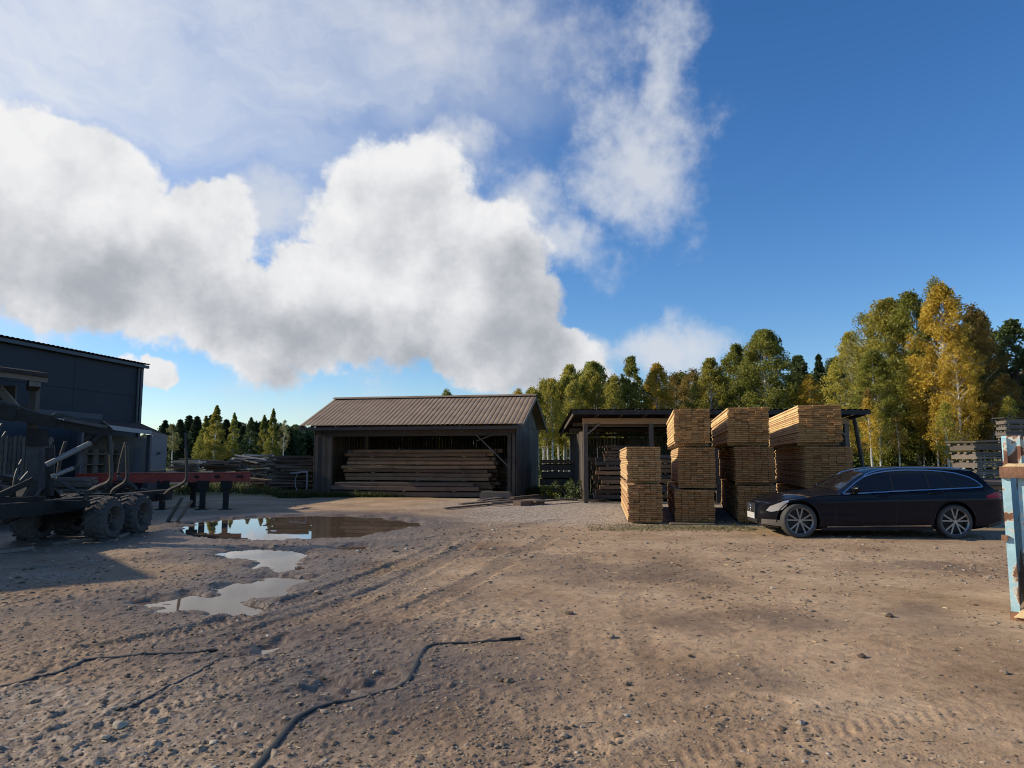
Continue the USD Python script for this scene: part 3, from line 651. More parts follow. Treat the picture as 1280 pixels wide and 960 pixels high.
MB().tube([(0, 0, 0), (0, 0, 1.0)], .03, 8).build('pipe', 'fascia', t, 40); MB().tube(spline([(-.02, 0, .95), (-.35, 0, .97), (-.5, -.03, .62), (-.42, -.05, .3), (-.1, -.1, .05)], 20), .018, 6).build('hose', 'fascia', t, 40)
MB().tube([(0.02, 0, 1.0), (-.72, 0, .93)], .03, 8).build('arm', 'fascia', t, 40)
t = thing('wood_offcut', 'short upright square block of wood at the left foot of the wide shed', 'block', shed_pt(.15, -.5), rzs); MB().box((0, 0, .16), (.18, .18, .32)).build('body', 'grey_board', t)

# loose planks between the sheds
PL = [((556, 638), (668, 627), .10, 'longest thin plank lying on the gravel, nearest'), ((575, 634), (700, 622), .14, 'dark plank lying on gravel in the second place of the plank heap'), ((612, 634), (662, 630), .16, 'short plank of the heap before the shed corner'),
      ((640, 628), (712, 620), .16, 'raised plank pointing at the gap between both sheds'), ((646, 633), (676, 630), .3, 'dark squared offcut in the plank heap'), ((600, 629), (650, 622), .2, 'pale plank leaning by the white block'), ((668, 632), (722, 628), .15, 'plank at the right end of the heap')]
for k, (a, b, w, lab) in enumerate(PL):
    A_, B_ = G(*a), G(*b); c = (A_ + B_) / 2; d = B_ - A_
    t = thing('loose_plank', lab, 'plank', (c[0], c[1], .03 + .035 * (k % 4)), math.atan2(d[1], d[0]))
    MB().box((0, 0, .03), (np.linalg.norm(d), w, .05 if k != 4 else .2)).build('board', ['old_wood_h', 'beam_dark', 'old_wood_pale'][k % 3], t)

# ------------------------------------------------------------------ lean-to shed on the right
L2 = np.array([2.52, 24.4, 0]); W2, D2 = 8.95, 5.6
lean = thing('lean_to_shed', 'dark open lean-to timber store behind the sawn timber stacks', 'shed', L2)
v, f = corrugated(-.55, W2 + .5, (-.75, 3.16), (D2 + .4, 2.62), .19, .02)
obj('roof_sheet', (v, f), 'roof_dark', lean)
MB().box((W2 / 2, -.74, 3.06), (W2 + 1.0, .03, .15)).build('fascia_board', 'roof_dark', lean)
MB().box((W2 / 2, .0, 2.80), (W2 + .2, .09, .2)).build('header_beam', 'beam', lean)
MB().box((W2 / 2, .35, 2.68), (W2, .1, .12)).build('purlin', 'old_wood_h', lean)
for yy in (1.6, 3.2, 4.8): MB().box((W2 / 2, yy, 2.9 - .085 * yy), (W2 + .6, .09, .12)).build('purlin', 'old_wood_h', lean)
for k in range(13):
    xx = -.45 + k * (W2 + .8) / 12; MB().bar((xx, -.7, 3.02), (xx, D2 + .35, 2.50), .05, .11).build('rafter', 'old_wood_h', lean)
for xx in (.0, 2.25, 4.5, 6.75, W2):
    MB().box((xx, 0, 1.36), (.15, .15, 2.7)).build('post', 'old_wood_v', lean); MB().box((xx, D2 - .05, 1.25), (.14, .14, 2.45)).build('post', 'old_wood_v', lean)
MB().bar((.05, -.06, 2.35), (.5, -.06, 2.72), .05, .09, (0, -1, 0)).build('brace', 'old_wood_pale', lean)
MB().bar((W2 - .05, -.06, 2.3), (W2 - .5, -.06, 2.72), .05, .09, (0, -1, 0)).build('brace', 'old_wood_pale', lean)
boards(lean, (W2, D2), (0, D2), .1, 2.4, .13, .022, 'old_wood_v', 17, name='back_slat')
boards(lean, (.0, D2), (.0, .1), .1, 2.5, .16, .09, 'old_wood_v', 18, name='side_board')
boards(lean, (W2 + .02, .1), (W2 + .02, D2), .1, 2.5, .16, .03, 'old_wood_v', 19, name='side_board')
beam_stack('board_stack', 'stack of grey sawn planks inside the left bay of the lean-to shed', L2 + [.55, .9, .12], 0, 1.75, 1.3, [(.15, 5)] * 9, ['beam', 'grey_board', 'beam_dark'], 41, 'plank stack', 'plank')
beam_stack('board_stack', 'short dark plank pile on top of the left bay stack in the lean-to', L2 + [.9, .85, 1.60], 0, 1.15, 1.0, [(.1, 4)] * 4, ['beam_dark', 'beam'], 42, 'plank stack', 'plank')
beam_stack('board_stack', 'planks stacked in the lean-to between the first and second timber stacks', L2 + [2.6, 1.0, .12], 0, 1.9, 1.3, [(.16, 5)] * 9, ['beam', 'grey_board'], 43, 'plank stack', 'plank')
beam_stack('board_stack', 'planks stacked in the lean-to behind the middle timber stacks', L2 + [4.8, 1.0, .12], 0, 3.7, 1.3, [(.16, 5)] * 8, ['beam', 'beam_dark'], 44, 'plank stack', 'plank')
c = G(675, 621)
beam_stack('board_stack', 'low stack of wide grey boards in the gap between the two sheds', (P(676, 600, 29.5)[0], 29.5, .1), -.05, 1.75, 1.2, [(.3, 2), (.3, 2), (.28, 2), (.28, 2), (.15, 3)], ['beam', 'old_wood_h', 'old_wood_h'], 45, 'plank stack', 'plank', jag=.05)
t = thing('leaning_pole', 'dark pole leaning outward at the right end of the lean-to', 'pole', (P(1084, 600, 25.2)[0], 25.2, 0)); e = P(1066, 515, 25.2) - np.array([P(1084, 600, 25.2)[0], 25.2, 0])
MB().tube(spline([(0, 0, -.1), e * .5 + [.02, 0, 0], e], 8), .075, 8).build('shaft', 'bark_dark', t, 40)

# ------------------------------------------------------------------ slatted pallet stack behind the car and the one farther back
def slat_stack(label, px0, px1, Y, top, nlay, seed, base=0.0, dk=1.0):
    rg = np.random.default_rng(seed); X0, X1 = P(px0, 600, Y)[0], P(px1, 600, Y)[0]; W = X1 - X0
    t = thing('pallet_stack', label, 'pallet stack', (X0, Y, base), .03)
    z = .02; hl = (top - base - .04) / nlay; j0 = 0
    for l in range(nlay):
        off = rg.normal(0, .04)
        for c in range(3):
            MB().box((off + .08 + c * (W - .16) / 2, .55 * dk, z + hl * .3), (.11, 1.1 * dk, hl * .58)).build('block', 'grey_board', t)
        for yy in range(4):
            MB().box((off + W / 2 + rg.normal(0, .02), (.07 + yy * .32) * dk, z + hl * .72), (W + rg.normal(0, .05), .13 * dk, hl * .2)).build('slat', 'grey_board', t)
        for s_ in (.16, .42, .66):
            MB().box((off + W / 2 + rg.normal(0, .02), -.012, z + hl * s_), (W + rg.normal(0, .08), .022, hl * rg.uniform(.17, .24))).build('face_board', 'grey_board', t)
        z += hl
    MB().box((W / 2, .5 * dk, z + .03), (W + .2, 1.35 * dk, .03), np.array([[1, 0, 0], [0, 1, -.02], [0.02, .02, 1]])).build('cover_board', 'grey_board', t)
    return t
slat_stack('weathered grey pallets stacked behind the rear of the car', 1222, 1345, 20.0, zat(551, 20.0), 8, 51)
slat_stack('small raised crate of grey boards beyond the pallet stack', 1262, 1300, 26, zat(522, 26), 3, 52, base=zat(545, 26), dk=.5)
t = thing('crate_stand', 'post frame that carries the small raised crate', 'stand', (P(1262, 600, 26)[0], 26, 0))
for xx in (.1, 1.2):
    for yy in (.08, .5): MB().box((xx, yy, zat(545, 26) / 2), (.09, .09, zat(545, 26))).build('leg', 'grey_board', t)
MB().box((.65, .28, zat(545, 26) - .03), (1.3, .55, .05)).build('platform', 'grey_board', t)
beam_stack('board_stack', 'loose brown boards low behind the boot of the car', (P(1226, 600, 17.6)[0], 17.6, .05), .0, 2.6, .8, [(.12, 4)] * 7, ['beam', 'grey_board', 'beam_dark'], 53, 'plank stack', 'plank')

# slab wood heaps in the far yard, left
def slab_heap(label, px0, px1, Y, top, seed, mats, n=60, dep=2.0, messy=.12):
    rg = np.random.default_rng(seed); X0, X1 = P(px0, 600, Y)[0], P(px1, 600, Y)[0]; W = X1 - X0
    t = thing('slab_heap', label, 'wood heap', (X0, Y, 0)); H = top
    for k in range(n):
        z = (k + .5) / n * H; inset = W * .08 * (z / H) * rg.random(); L = W * rg.uniform(.62, 1.0) - inset * 2
        cx = W / 2 + rg.normal(0, 1) * (W - L) * .35; cy = dep * rg.random() * (1 - .3 * z / H)
        a, b_ = rg.normal(0, messy * .5), rg.normal(0, messy)
        d = np.array([math.cos(b_) * math.cos(a), math.sin(b_), math.sin(a) * .6]) * L / 2
        c = np.array([cx, cy, max(z, .06)])
        MB().bar(c - d, c + d, rg.uniform(.12, .26), rg.uniform(.04, .1)).build('slab', mats[int(rg.integers(len(mats)))], t)
    return t
slab_heap('tall dark heap of bark slabs left of the wide shed', 333, 394, 31, 1.62, 61, ['beam_dark', 'beam_dark', 'old_wood_h'], 90)
slab_heap('heap of pale sunlit slabs beside the grey annex', 205, 250, 36, 1.5, 62, ['slab_pale', 'slab_pale', 'grey_board'], 50, 1.6)
slab_heap('dark low heap of slabs behind the red beam', 240, 300, 40, 1.4, 63, ['beam_dark', 'grey_board'], 60)
slab_heap('grey untidy heap of thin laths with a pale top in the far yard', 280, 338, 44, 1.75, 64, ['slab_pale', 'grey_board', 'old_wood_h'], 80, 2.5, .35)
slab_heap('low row of reddish slabs on the grass in the far yard', 305, 340, 34, .55, 65, ['beam', 'beam_dark'], 25, 1.2)
slab_heap('long dark row of slabs at the back of the far yard', 300, 395, 52, 1.6, 66, ['beam_dark', 'old_wood_h'], 60)

# ------------------------------------------------------------------ big grey hall at the left
hA = P(174, 600, 34.0)[:2]; hA = np.array([P(174, 500, 34.0)[0], 34.0]); hB = np.array([P(0, 500, 26.5)[0], 26.5])
hd = (hA - hB) / np.linalg.norm(hA - hB); hB2 = hA - hd * 20.5; HH = zat(458, 34.0)
hn = np.array([-hd[1], hd[0]])                                           # into the building (left)
hall = thing('grey_hall', 'tall dark grey panel-clad hall with a ribbed roof edge at the far left', 'hall', (hB2[0], hB2[1], 0), math.atan2(hd[1], hd[0]))
LH, WH = 20.5, 13.0                                                      # local x along the wall, away; y into the building
def hl(x, y, z=0.0): return (x, y, z)
MB().box((LH / 2, WH / 2 + .2, HH / 2 - .1), (LH - .3, WH - .1, HH - .25)).build('core', 'trim_dark', hall)
npx = 5; nz_ = 4
for a in range(npx):
    for b in range(nz_):
        x0, x1 = a * LH / npx, (a + 1) * LH / npx; z0, z1 = b * HH / nz_, (b + 1) * HH / nz_
        bx_ = trimesh.creation.box((x1 - x0 - .018, .08, z1 - z0 - .014)); bx_.apply_translation(((x0 + x1) / 2, .04, (z0 + z1) / 2))
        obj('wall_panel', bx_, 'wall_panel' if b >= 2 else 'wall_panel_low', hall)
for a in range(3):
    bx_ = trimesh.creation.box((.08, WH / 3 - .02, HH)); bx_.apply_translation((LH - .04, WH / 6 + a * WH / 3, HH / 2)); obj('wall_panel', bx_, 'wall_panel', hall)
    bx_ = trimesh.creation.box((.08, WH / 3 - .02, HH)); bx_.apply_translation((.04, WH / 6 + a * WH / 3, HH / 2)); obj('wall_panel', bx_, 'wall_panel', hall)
MB().box((LH + .03, .0, HH / 2), (.16, .16, HH)).build('corner_trim', 'trim_dark', hall)
v, f = corrugated(-.3, LH + .3, (-.3, HH + .12), (WH + .3, HH + .75), .24, .035)
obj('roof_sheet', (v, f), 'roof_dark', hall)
MB().box((LH / 2, -.2, HH - .02), (LH + .5, .12, .14)).build('gutter', 'trim_dark', hall)
MB().tube([(LH - .25, -.09, HH - .1), (LH - .25, -.09, 2.9)], .05, 8).build('downpipe', 'trim_dark', hall, 40)
MB().box((LH - 5.2, -.03, zat(517, 30) - .1), (5.6, .05, .34)).build('lower_flashing', 'trim_dark', hall)

# annex before the hall, open to the yard
annex = thing('grey_annex', 'low open-fronted annex with a pale eave in front of the grey hall', 'annex', (0, 0, 0))
fr = [P(103, 526.5, 23.6), P(189, 538, 28.6)]; far = P(209, 543.5, 31.0); bk0 = P(110, 523, 27.5); bk1 = P(172, 529, 33.6)
near2 = P(-120, 500, 14.6 + 5); fr0 = fr[0] + (fr[0] - fr[1]) * .9; 
def quad_slab(pts, th):
    pts = np.array(pts, float); v = np.vstack([pts, pts - [0, 0, th]])
    return v, [[0, 1, 2], [0, 2, 3], [4, 6, 5], [4, 7, 6], [0, 4, 5], [0, 5, 1], [1, 5, 6], [1, 6, 2], [2, 6, 7], [2, 7, 3], [3, 7, 4], [3, 4, 0]]
bk00 = bk0 + (bk0 - bk1) * .8
obj('roof', quad_slab([fr0, fr[1], far, bk1, bk00][:4] if False else [fr0, fr[1], bk1, bk00], .07), 'roof_dark', annex)
obj('roof', quad_slab([fr[1], far, bk1 + [0.02, .3, 0], bk1], .06), 'roof_dark', annex)
MB().bar(fr0 - [0, 0, .09], fr[1] - [0, 0, .09], .05, .16).build('fascia', 'fascia', annex)
MB().bar(fr[1] - [0, 0, .1], far - [0, 0, .1], .05, .14).build('fascia', 'trim_dark', annex)
zr = fr[1][2] - .18
def wallpan(a, b, z0, z1, m, nm):
    MB().bar((a[0], a[1], (z0 + z1) / 2), (b[0], b[1], (z0 + z1) / 2), .07, z1 - z0).build(nm, m, annex)
wallpan(P(188, 560, 28.7), P(207.5, 560, 30.8), 1.05, zr - .02, 'annex_wall', 'wall_panel')
wallpan(P(187.6, 560, 28.68), P(207.8, 560, 30.85), 0.0, 1.04, 'wall_panel', 'wall_panel')
MB().box((*P(198, 560, 29.6)[:2], 1.75), (.22, .14, .09)).build('wall_lamp', 'trim_dark', annex)
MB().box((*P(186, 560, 28.6)[:2], zr / 2), (.14, .14, zr)).build('post', 'trim_dark', annex)
MB().box((*P(100, 560, 23.5)[:2], zr / 2), (.14, .14, zr)).build('post', 'trim_dark', annex)
a_, b_ = P(100, 560, 27.6), P(184, 560, 32.8)
MB().bar((a_[0], a_[1], zr / 2), (b_[0], b_[1], zr / 2), .08, zr).build('back_wall', 'wall_panel_low', annex)
MB().bar((*P(160, 560, 31.3)[:2], 1.0), (*P(177, 560, 32.0)[:2], 1.0), .06, 2.0).build('door', 'annex_wall', annex, label='pale door at the back of the annex')
for k in range(4): MB().bar((*P(104, 560, 27.2)[:2], .5 + .4 * k), (*P(150, 560, 30.2)[:2], .5 + .4 * k), .3, .05).build('shelf', 'grey_board', annex)
for k in range(4): 
    q = P(106 + 14 * k, 560, 27.2 + .95 * k); MB().box((q[0], q[1], .95), (.08, .3, 1.9)).build('upright', 'grey_board', annex)

# sawmill canopy, far left edge
mill = thing('sawmill_canopy', 'dark sawmill canopy on timber braces at the left edge', 'canopy', (0, 0, 0))
MY = 21.5
c0, c1 = P(-140, 440, MY - 2.5), P(62, 465, MY)
obj('roof', quad_slab([P(-140, 440, MY - 2.2), P(62, 467, MY), P(30, 461, MY + 4.5), P(-140, 452, MY + 4.5)], .12), 'roof_dark', mill)
MB().bar(P(-140, 449, MY - 2.1), P(60, 474, MY + .1), .1, .22).build('fascia_beam', 'old_wood_h', mill)
for px in (36, -30, -95): MB().box((P(px, 600, MY + .4)[0], MY + .4, 2.0), (.2, .2, 4.0)).build('post', 'old_wood_v', mill)
MB().bar(P(-6, 480, MY + .2), P(22, 512, MY + .2), .12, .22).build('brace', 'old_wood_pale', mill)
MB().bar(P(40, 484, MY + .3), P(44, 478, MY - .1), .3, .25).build('bracket', 'old_wood_pale', mill)
MB().bar(P(-60, 512, MY + .5), P(36, 512, MY + .5), .1, .22).build('tie_beam', 'old_wood_h', mill)
MB().bar(P(-60, 494, MY + .7), P(20, 492, MY + .7), .08, .5).build('board_wall', 'old_wood_h', mill)

# slatted fence behind the crane
fence = thing('slat_fence', 'dark fence of upright slats behind the trailer crane', 'fence', (P(-40, 600, 19)[0], 19.0, 0))
fw = P(60, 600, 19)[0] - P(-40, 600, 19)[0]; ft = zat(545, 19)
nfs = 19
for k in range(nfs): MB().box((k * fw / (nfs - 1), 0, ft / 2 + .02 * (k % 3)), (.065, .03, ft - .05)).build('slat', 'old_wood_v', fence)
for z in (.35, ft * .62, ft - .12): MB().box((fw / 2, .035, z), (fw + .1, .03, .1)).build('rail', 'old_wood_h', fence)

# unseen gabled building added at the left, shaped to cast the pointed shade
shop = thing('workshop', 'unseen grey gabled building beyond the left edge of the picture, shaped to cast the pointed shade', 'workshop', (-15.4, 7.2, 0))
wl = 13.0
MB().box((-wl / 2, 3.6, 1.7), (wl, 7.2, 3.4)).build('walls', 'wall_panel', shop)
for sg in (0, 1):
    y0 = -.3 if not sg else 7.5
    obj('roof', quad_slab([(0.25, y0, 3.35), (0.25, 3.6, 5.3), (-wl, 3.6, 5.3), (-wl, y0, 3.35)] if sg else [(0.25, 3.6, 5.302), (0.25, y0, 3.352), (-wl, y0, 3.352), (-wl, 3.6, 5.302)], .1), 'roof_dark', shop)
obj('gable', ([(0, 0, 3.4), (0, 7.2, 3.4), (0, 3.6, 5.2), (-.1, 0, 3.4), (-.1, 7.2, 3.4), (-.1, 3.6, 5.2)], [[0, 1, 2], [3, 5, 4], [0, 2, 5], [0, 5, 3], [1, 4, 5], [1, 5, 2]]), 'wall_panel', shop)

# ------------------------------------------------------------------ red log deck on black legs
a0, a1 = P(96, 598, 21.2), P(312, 596, 21.8)
deck = thing('log_deck', 'long red steel log deck on short black legs before the annex', 'log deck', (0, 0, 0))
for dy in (0, 1.1):
    if dy: a1 = P(304, 596, 22.9) - np.array([0, 1.1, 0])
    MB().bar(a0 + [0, dy, 0], a1 + [0, dy, 0], .09, .24).build('beam', 'red_steel', deck)
    MB().bar(a0 + [0, dy, .135], a1 + [0, dy, .135], .16, .025).build('flange', 'red_steel', deck)
    MB().bar(a0 + [0, dy, -.135], a1 + [0, dy, -.135], .16, .025).build('flange', 'red_steel', deck)
for px in (120, 165, 205, 245, 270, 298):
    q = P(px, 598, 21.5); MB().bar((q[0], 21.5, .98), (q[0], 22.6, .98), .09, .08).build('cross_member', 'black_steel', deck)
for px, dys in ((255, (.05,)), (284, (.05,)), (243, (1.1,)), (150, (.05, 1.1)), (205, (.05,))):
    q = P(px, 604, 21.35 + dys[0])
    for dy in dys:
        MB().box((q[0], 21.3 + dy, .42), (.13, .13, .86)).build('leg', 'black_steel', deck)
        MB().add(*trimesh_cone(.13, .24, .3, (q[0], 21.3 + dy, .7)) if False else MB().bar((q[0], 21.3 + dy, .62), (q[0], 21.3 + dy, .86), .3, .16, (0, 1, 0)).mesh()).build('leg_cap', 'black_steel', deck)
        MB().box((q[0], 21.3 + dy, .02), (.3, .3, .04)).build('foot_plate', 'black_steel', deck)
for k, px in enumerate((160, 204, 238, 267)):
    q = P(px, 598, 21.3); MB().box((q[0], 21.20 + .01 * k, q[2]), (.04, .05, .22)).build('stiffener', 'red_steel', deck)
t = thing('lath_bundle', 'pale bundle of laths lying below the log deck at the trailer', 'lath bundle', (*P(70, 600, 18.8)[:2], 0))
for k in range(8): MB().box((.35, .1 * (k % 2), .3 + .1 * k), (1.6 - .06 * k, .3, .045)).build('lath', 'grey_board', t)
beam_stack('board_stack', 'dark planks stacked under the log deck by the annex post', (P(96, 600, 22.9)[0], 22.9, .05), 0, 1.9, .8, [(.16, 3)] * 4, ['beam_dark', 'grey_board'], 71, 'plank stack', 'plank')

# ------------------------------------------------------------------ forestry trailer with crane
TR = thing('timber_trailer', 'muddy four-wheeled timber trailer with curved stakes and folded crane', 'timber trailer', (-8.25, 13.9, 0))
o = np.array([-8.25, 13.9, 0])
def tp(px, py, Y): return P(px, py, Y) - o
def wheel_pair(cx, cy, R=.40, W=.40):
    side = 1 if cx > 0 else -1
    s_ = side
    prof = [(.235, -W / 2 + .03), (.25, -W / 2), (.33, -W / 2 - .005), (R - .045, -W / 2 + .03), (R - .008, -W / 2 + .07), (R, 0), (R - .008, W / 2 - .07), (R - .045, W / 2 - .03), (.33, W / 2 + .005), (.25, W / 2), (.235, W / 2 - .03), (.22, 0)]
    v, f = lathe(prof, 44, 'x')
    tw = obj('tyre', (v + [cx, cy, R], f), 'tyre', TR, 35)
    for k in range(20):                                                # chevron lugs
        a = k / 20 * 2 * math.pi; b = MB()
        for sgn in (-1, 1):
            a2 = a + (0 if sgn < 0 else math.pi / 20)
            p0 = np.array([0.02 * sgn, math.cos(a2) * (R + .002), math.sin(a2) * (R + .002)]); a3 = a2 + .2
            p1 = np.array([sgn * (W / 2 - .02), math.cos(a3) * (R - .022), math.sin(a3) * (R - .022)])
            up = np.array([0, math.cos((a2 + a3) / 2), math.sin((a2 + a3) / 2)])
            b.bar(p0 + [cx, cy, R], p1 + [cx, cy, R], .045, .04, up)
        obj('lug', b.mesh(), 'tyre', tw)
    rim = [(.0, -.02), (.07, -.02), (.075, .05), (.12, .05), (.14, -.01), (.2, -.02), (.215, .06), (.245, .1), (.25, .14), (.235, .145), (.225, .1), (.2, .02), (.2, -.1), (0, -.1)]
    v, f = lathe([(r_, h_ + .05) for r_, h_ in rim], 28, 'x'); v[:, 0] *= s_
    if s_ < 0: f = f[:, ::-1]
    rm = obj('rim', (v + [cx, cy, R], f), 'rim_mud', TR, 35)
    for k in range(6):
        a = k * math.pi / 3; MB().tube([(cx + s_ * .1, cy + .1 * math.cos(a), R + .1 * math.sin(a)), (cx + s_ * .13, cy + .1 * math.cos(a), R + .1 * math.sin(a))], .013, 6).build('bolt', 'black_steel', rm)
for cx in (.65, -.65):
    for cy in (-.5, .56): wheel_pair(cx, cy)
    MB().bar((cx * .58, -.5, .44), (cx * .58, .56, .44), .14, .22).build('bogie_beam', 'black_steel', TR)
    MB().tube([(0, .03, .5), (cx * .7, .03, .46)], .07, 8).build('axle', 'black_steel', TR, 40)
MB().bar((0, -2.4, .66), (0, 3.3, .66), .22, .24).build('main_beam', 'black_steel', TR)
MB().box((0, .03, .52), (.7, .5, .16)).build('bogie_mount', 'black_steel', TR)
def stake(pxs, Y, base_x=None):
    pts = [tp(a, b, Y) for a, b in pxs]
    pp = spline(pts, 22); r = np.linspace(.045, .034, 22)
    return MB().tube(pp, r, 8).build('stake', 'stake_steel', TR, 40)
stake([(106, 632), (107, 622), (113, 614), (124, 608), (135, 603), (139, 596), (138.5, 575), (137, 545)], 12.9)
stake([(139, 622), (141, 614), (147, 609), (156, 603), (159, 596), (159, 585), (158, 556)], 14.6)
stake([(169, 622), (170, 612), (165, 606), (158, 602), (152, 600), (148, 595), (150, 580), (157, 553)], 16.4)
stake([(97, 622), (94, 614), (85, 608), (76, 603), (72, 597), (75, 575), (82, 552)], 14.6)
stake([(204, 627), (206, 619), (213, 612), (224, 607), (232, 601), (233.5, 594), (233, 575), (232, 560)], 16.4)
MB().bar(tp(232, 560, 16.4), tp(231.6, 541, 16.4), .035, .035).build('stake_top', 'stake_steel', TR)
stake([(50, 633), (51, 624), (56, 615), (62, 606), (65, 598), (66, 580), (66, 556)], 12.9)
for Y_, xa, xb in ((12.9, 52, 107), (14.6, 96, 140), (16.4, 168, 206)):
    MB().bar(tp(xa - 3, 630 if Y_ < 14 else 621, Y_), tp(xb + 3, 630 if Y_ < 14 else 621, Y_), .13, .13).build('bunk', 'black_steel', TR)
# mudguard and front headboard
ag = np.linspace(.3, 2.9, 14); pts = [(-.65, -.5 + .55 * math.cos(a), .42 + .55 * math.sin(a)) for a in ag]
g_ = MB()
for a, b in zip(pts[:-1], pts[1:]): g_.bar(a, b, .42, .025, (0, (a[1] + .5), (a[2] - .42)))
g_.build('mudguard', 'black_steel', TR)
MB().bar(tp(4, 648, 12.6), tp(36, 634, 12.7), .2, .22).build('drawbar', 'black_steel', TR)
# crane: column, boom, jib, hydraulic cylinders, hoses
MB().bar(tp(45, 640, 12.9), tp(46, 556, 12.9), .2, .22, (0, 1, 0)).build('crane_column', 'crane_grey', TR)
MB().bar(tp(46, 557, 12.85), tp(47, 536, 12.85), .24, .26, (0, 1, 0)).build('column_head', 'black_steel', TR)
b = MB(); b.bar(tp(-30, 509, 12.0), tp(20, 518, 12.3), .2, .26, (0, 0, 1)); b.bar(tp(20, 518, 12.3), tp(70, 529, 12.6), .17, .2); b.bar(tp(70, 529, 12.6), tp(136, 541, 13.0), .14, .15); b.build('main_boom', 'black_steel', TR)
MB().bar(tp(80, 524, 12.55), tp(134, 534, 12.95), .1, .06).build('boom_plate', 'crane_grey', TR)
MB().tube(spline([tp(-30, 495, 12), tp(10, 504, 12.2), tp(40, 514, 12.4), tp(62, 520, 12.5), tp(72, 517, 12.6), tp(100, 524, 12.8), tp(132, 531, 13)], 24), .022, 6).build('hydraulic_hose', 'hose', TR, 40)
MB().bar(tp(112, 553, 12.9), tp(135, 531, 13.0), .14, .22).build('knuckle', 'black_steel', TR)
MB().tube([tp(58, 581, 12.6), tp(115, 553, 12.85)], .05, 12).build('lift_cylinder', 'bright_steel', TR, 40)
MB().tube([tp(115, 553, 12.85), tp(130, 540, 12.95)], .068, 12).build('cylinder_barrel', 'black_steel', TR, 40)
MB().tube([tp(64, 596, 12.6), tp(92, 585, 12.8)], .038, 12).build('slew_cylinder', 'bright_steel', TR, 40)
MB().tube(spline([tp(92, 585, 12.8), tp(98, 579, 12.8), tp(100, 570, 12.85), tp(106, 560, 12.9)], 12), .03, 6).build('hydraulic_hose', 'hose', TR, 40)
MB().bar(tp(62, 560, 12.7), tp(62, 620, 12.7), .09, .1, (0, 1, 0)).build('crane_leg', 'black_steel', TR)
for k, (ax, ay, bx, by) in enumerate([(8, 540, 5, 575), (3, 530, 0, 570), (28, 575, 20, 630), (36, 590, 10, 640), (45, 600, 25, 645), (52, 610, 40, 650)]):
    MB().tube(spline([tp(ax, ay, 12.6), tp((ax + bx) / 2 - 6, (ay + by) / 2, 12.5), tp(bx, by, 12.6)], 14), .026, 6).build('hydraulic_hose', 'hose', TR, 40)
MB().box(tp(18, 632, 12.4), (.7, .5, .3)).build('valve_block', 'black_steel', TR)
MB().bar(tp(-20, 628, 12.2), tp(42, 600, 12.6), .3, .1).build('platform', 'black_steel', TR)
MB().tube([tp(138, 551, 13.0), tp(138, 566, 13.0)], .05, 8).build('link', 'stake_steel', TR, 40)
b = MB()
for sg in (-1, 1): b.tube(spline([tp(132, 562, 13.0), tp(132 + 9 * sg, 575, 13), tp(132 + 7 * sg, 592, 13), tp(132 + 1 * sg, 600, 13)], 10), .05, 6)
slabs = [((60, 684), (120, 676), .18, 'long pale slab lying on the shaded mud by the trailer'), ((146, 674), (166, 666), .16, 'short slab lying by the second trailer wheel'), ((-10, 694), (40, 689), .15, 'slab lying at the left edge on the shaded mud'),
         ((60, 625), (115, 620), .3, 'board across the mud behind the trailer crane')]
for a, b, w, lab in slabs:
    A_, B_ = G(*a), G(*b); c = (A_ + B_) / 2; d = B_ - A_
    t = thing('bark_slab', lab, 'slab', (c[0], c[1], .02), math.atan2(d[1], d[0])); MB().box((0, 0, .03), (np.linalg.norm(d), w, .06)).build('board', 'grey_board', t)
slab_heap('dark tangle of slabs and timber under the crane at the left edge', -40, 40, 16.2, 1.1, 81, ['beam_dark', 'grey_board', 'old_wood_h'], 50, 2.0, .3)
slab_heap('dim heap of sawn boards between the fence and the log deck', 58, 112, 19.9, .95, 82, ['grey_board', 'beam_dark'], 30, .8, .08)
t = thing('prop_board', 'pair of broad boards leaning together behind the trailer', 'board', (*P(222, 600, 17.2)[:2], 0))
MB().bar((-.2, 0, 0), (.1, .1, .6), .30, .05, (1, .3, -.4)).build('board', 'grey_board', t); MB().bar((.02, .02, 0), (.3, .14, .5), .26, .05, (1, .3, -.4)).build('board', 'old_wood_h', t)

# ------------------------------------------------------------------ dark estate car
M['car_paint'] = mat('car_paint', {'p': ('principled_bsdf', {'base_color': (.002, .0027, .0055), 'metallic': .0, 'roughness': .5, 'coat_weight': .6, 'coat_roughness': .03, 'coat_ior': 1.38, 'specular_ior_level': .05})}, [])
M['car_glass'] = mat('car_glass', {'d': ('principled_bsdf', {'base_color': (.006, .007, .009), 'roughness': .03, 'specular_ior_level': .6})}, [], 'd.BSDF')
M['car_black'] = plain('black_plastic', (.012, .012, .013), .5, 0., .1)
M['chrome'] = plain('chrome_trim', (.75, .75, .75), .16, 1., .03)
M['alloy'] = plain('alloy_rim', (.23, .225, .22), .35, .8, .12, 0, scale=20.)
M['tyre_car'] = plain('car_tyre', (.03, .029, .028), .75, 0., .25, .1)
M['seam'] = plain('door_seam', (.0015, .0015, .002), .8)
M['lamp_clear'] = mat('lamp_lens', {'p': ('principled_bsdf', {'base_color': (.55, .57, .6), 'metallic': .6, 'roughness': .12, 'coat_weight': 1.})}, [])
M['lamp_red'] = mat('red_lamp_lens', {'p': ('principled_bsdf', {'base_color': (.2, .004, .005), 'roughness': .25, 'coat_weight': .3, 'specular_ior_level': .2})}, [])
M['plate'] = plain('number_plate', (.42, .42, .4), .4, 0., .03)
from scipy.interpolate import PchipInterpolator
def rx(x):
    x = np.asarray(x, float); return np.where(x < 3.8, x, 3.8 + (x - 3.8) * .8)
def rp(pts): return [(float(rx(a)), b) for a, b in pts]
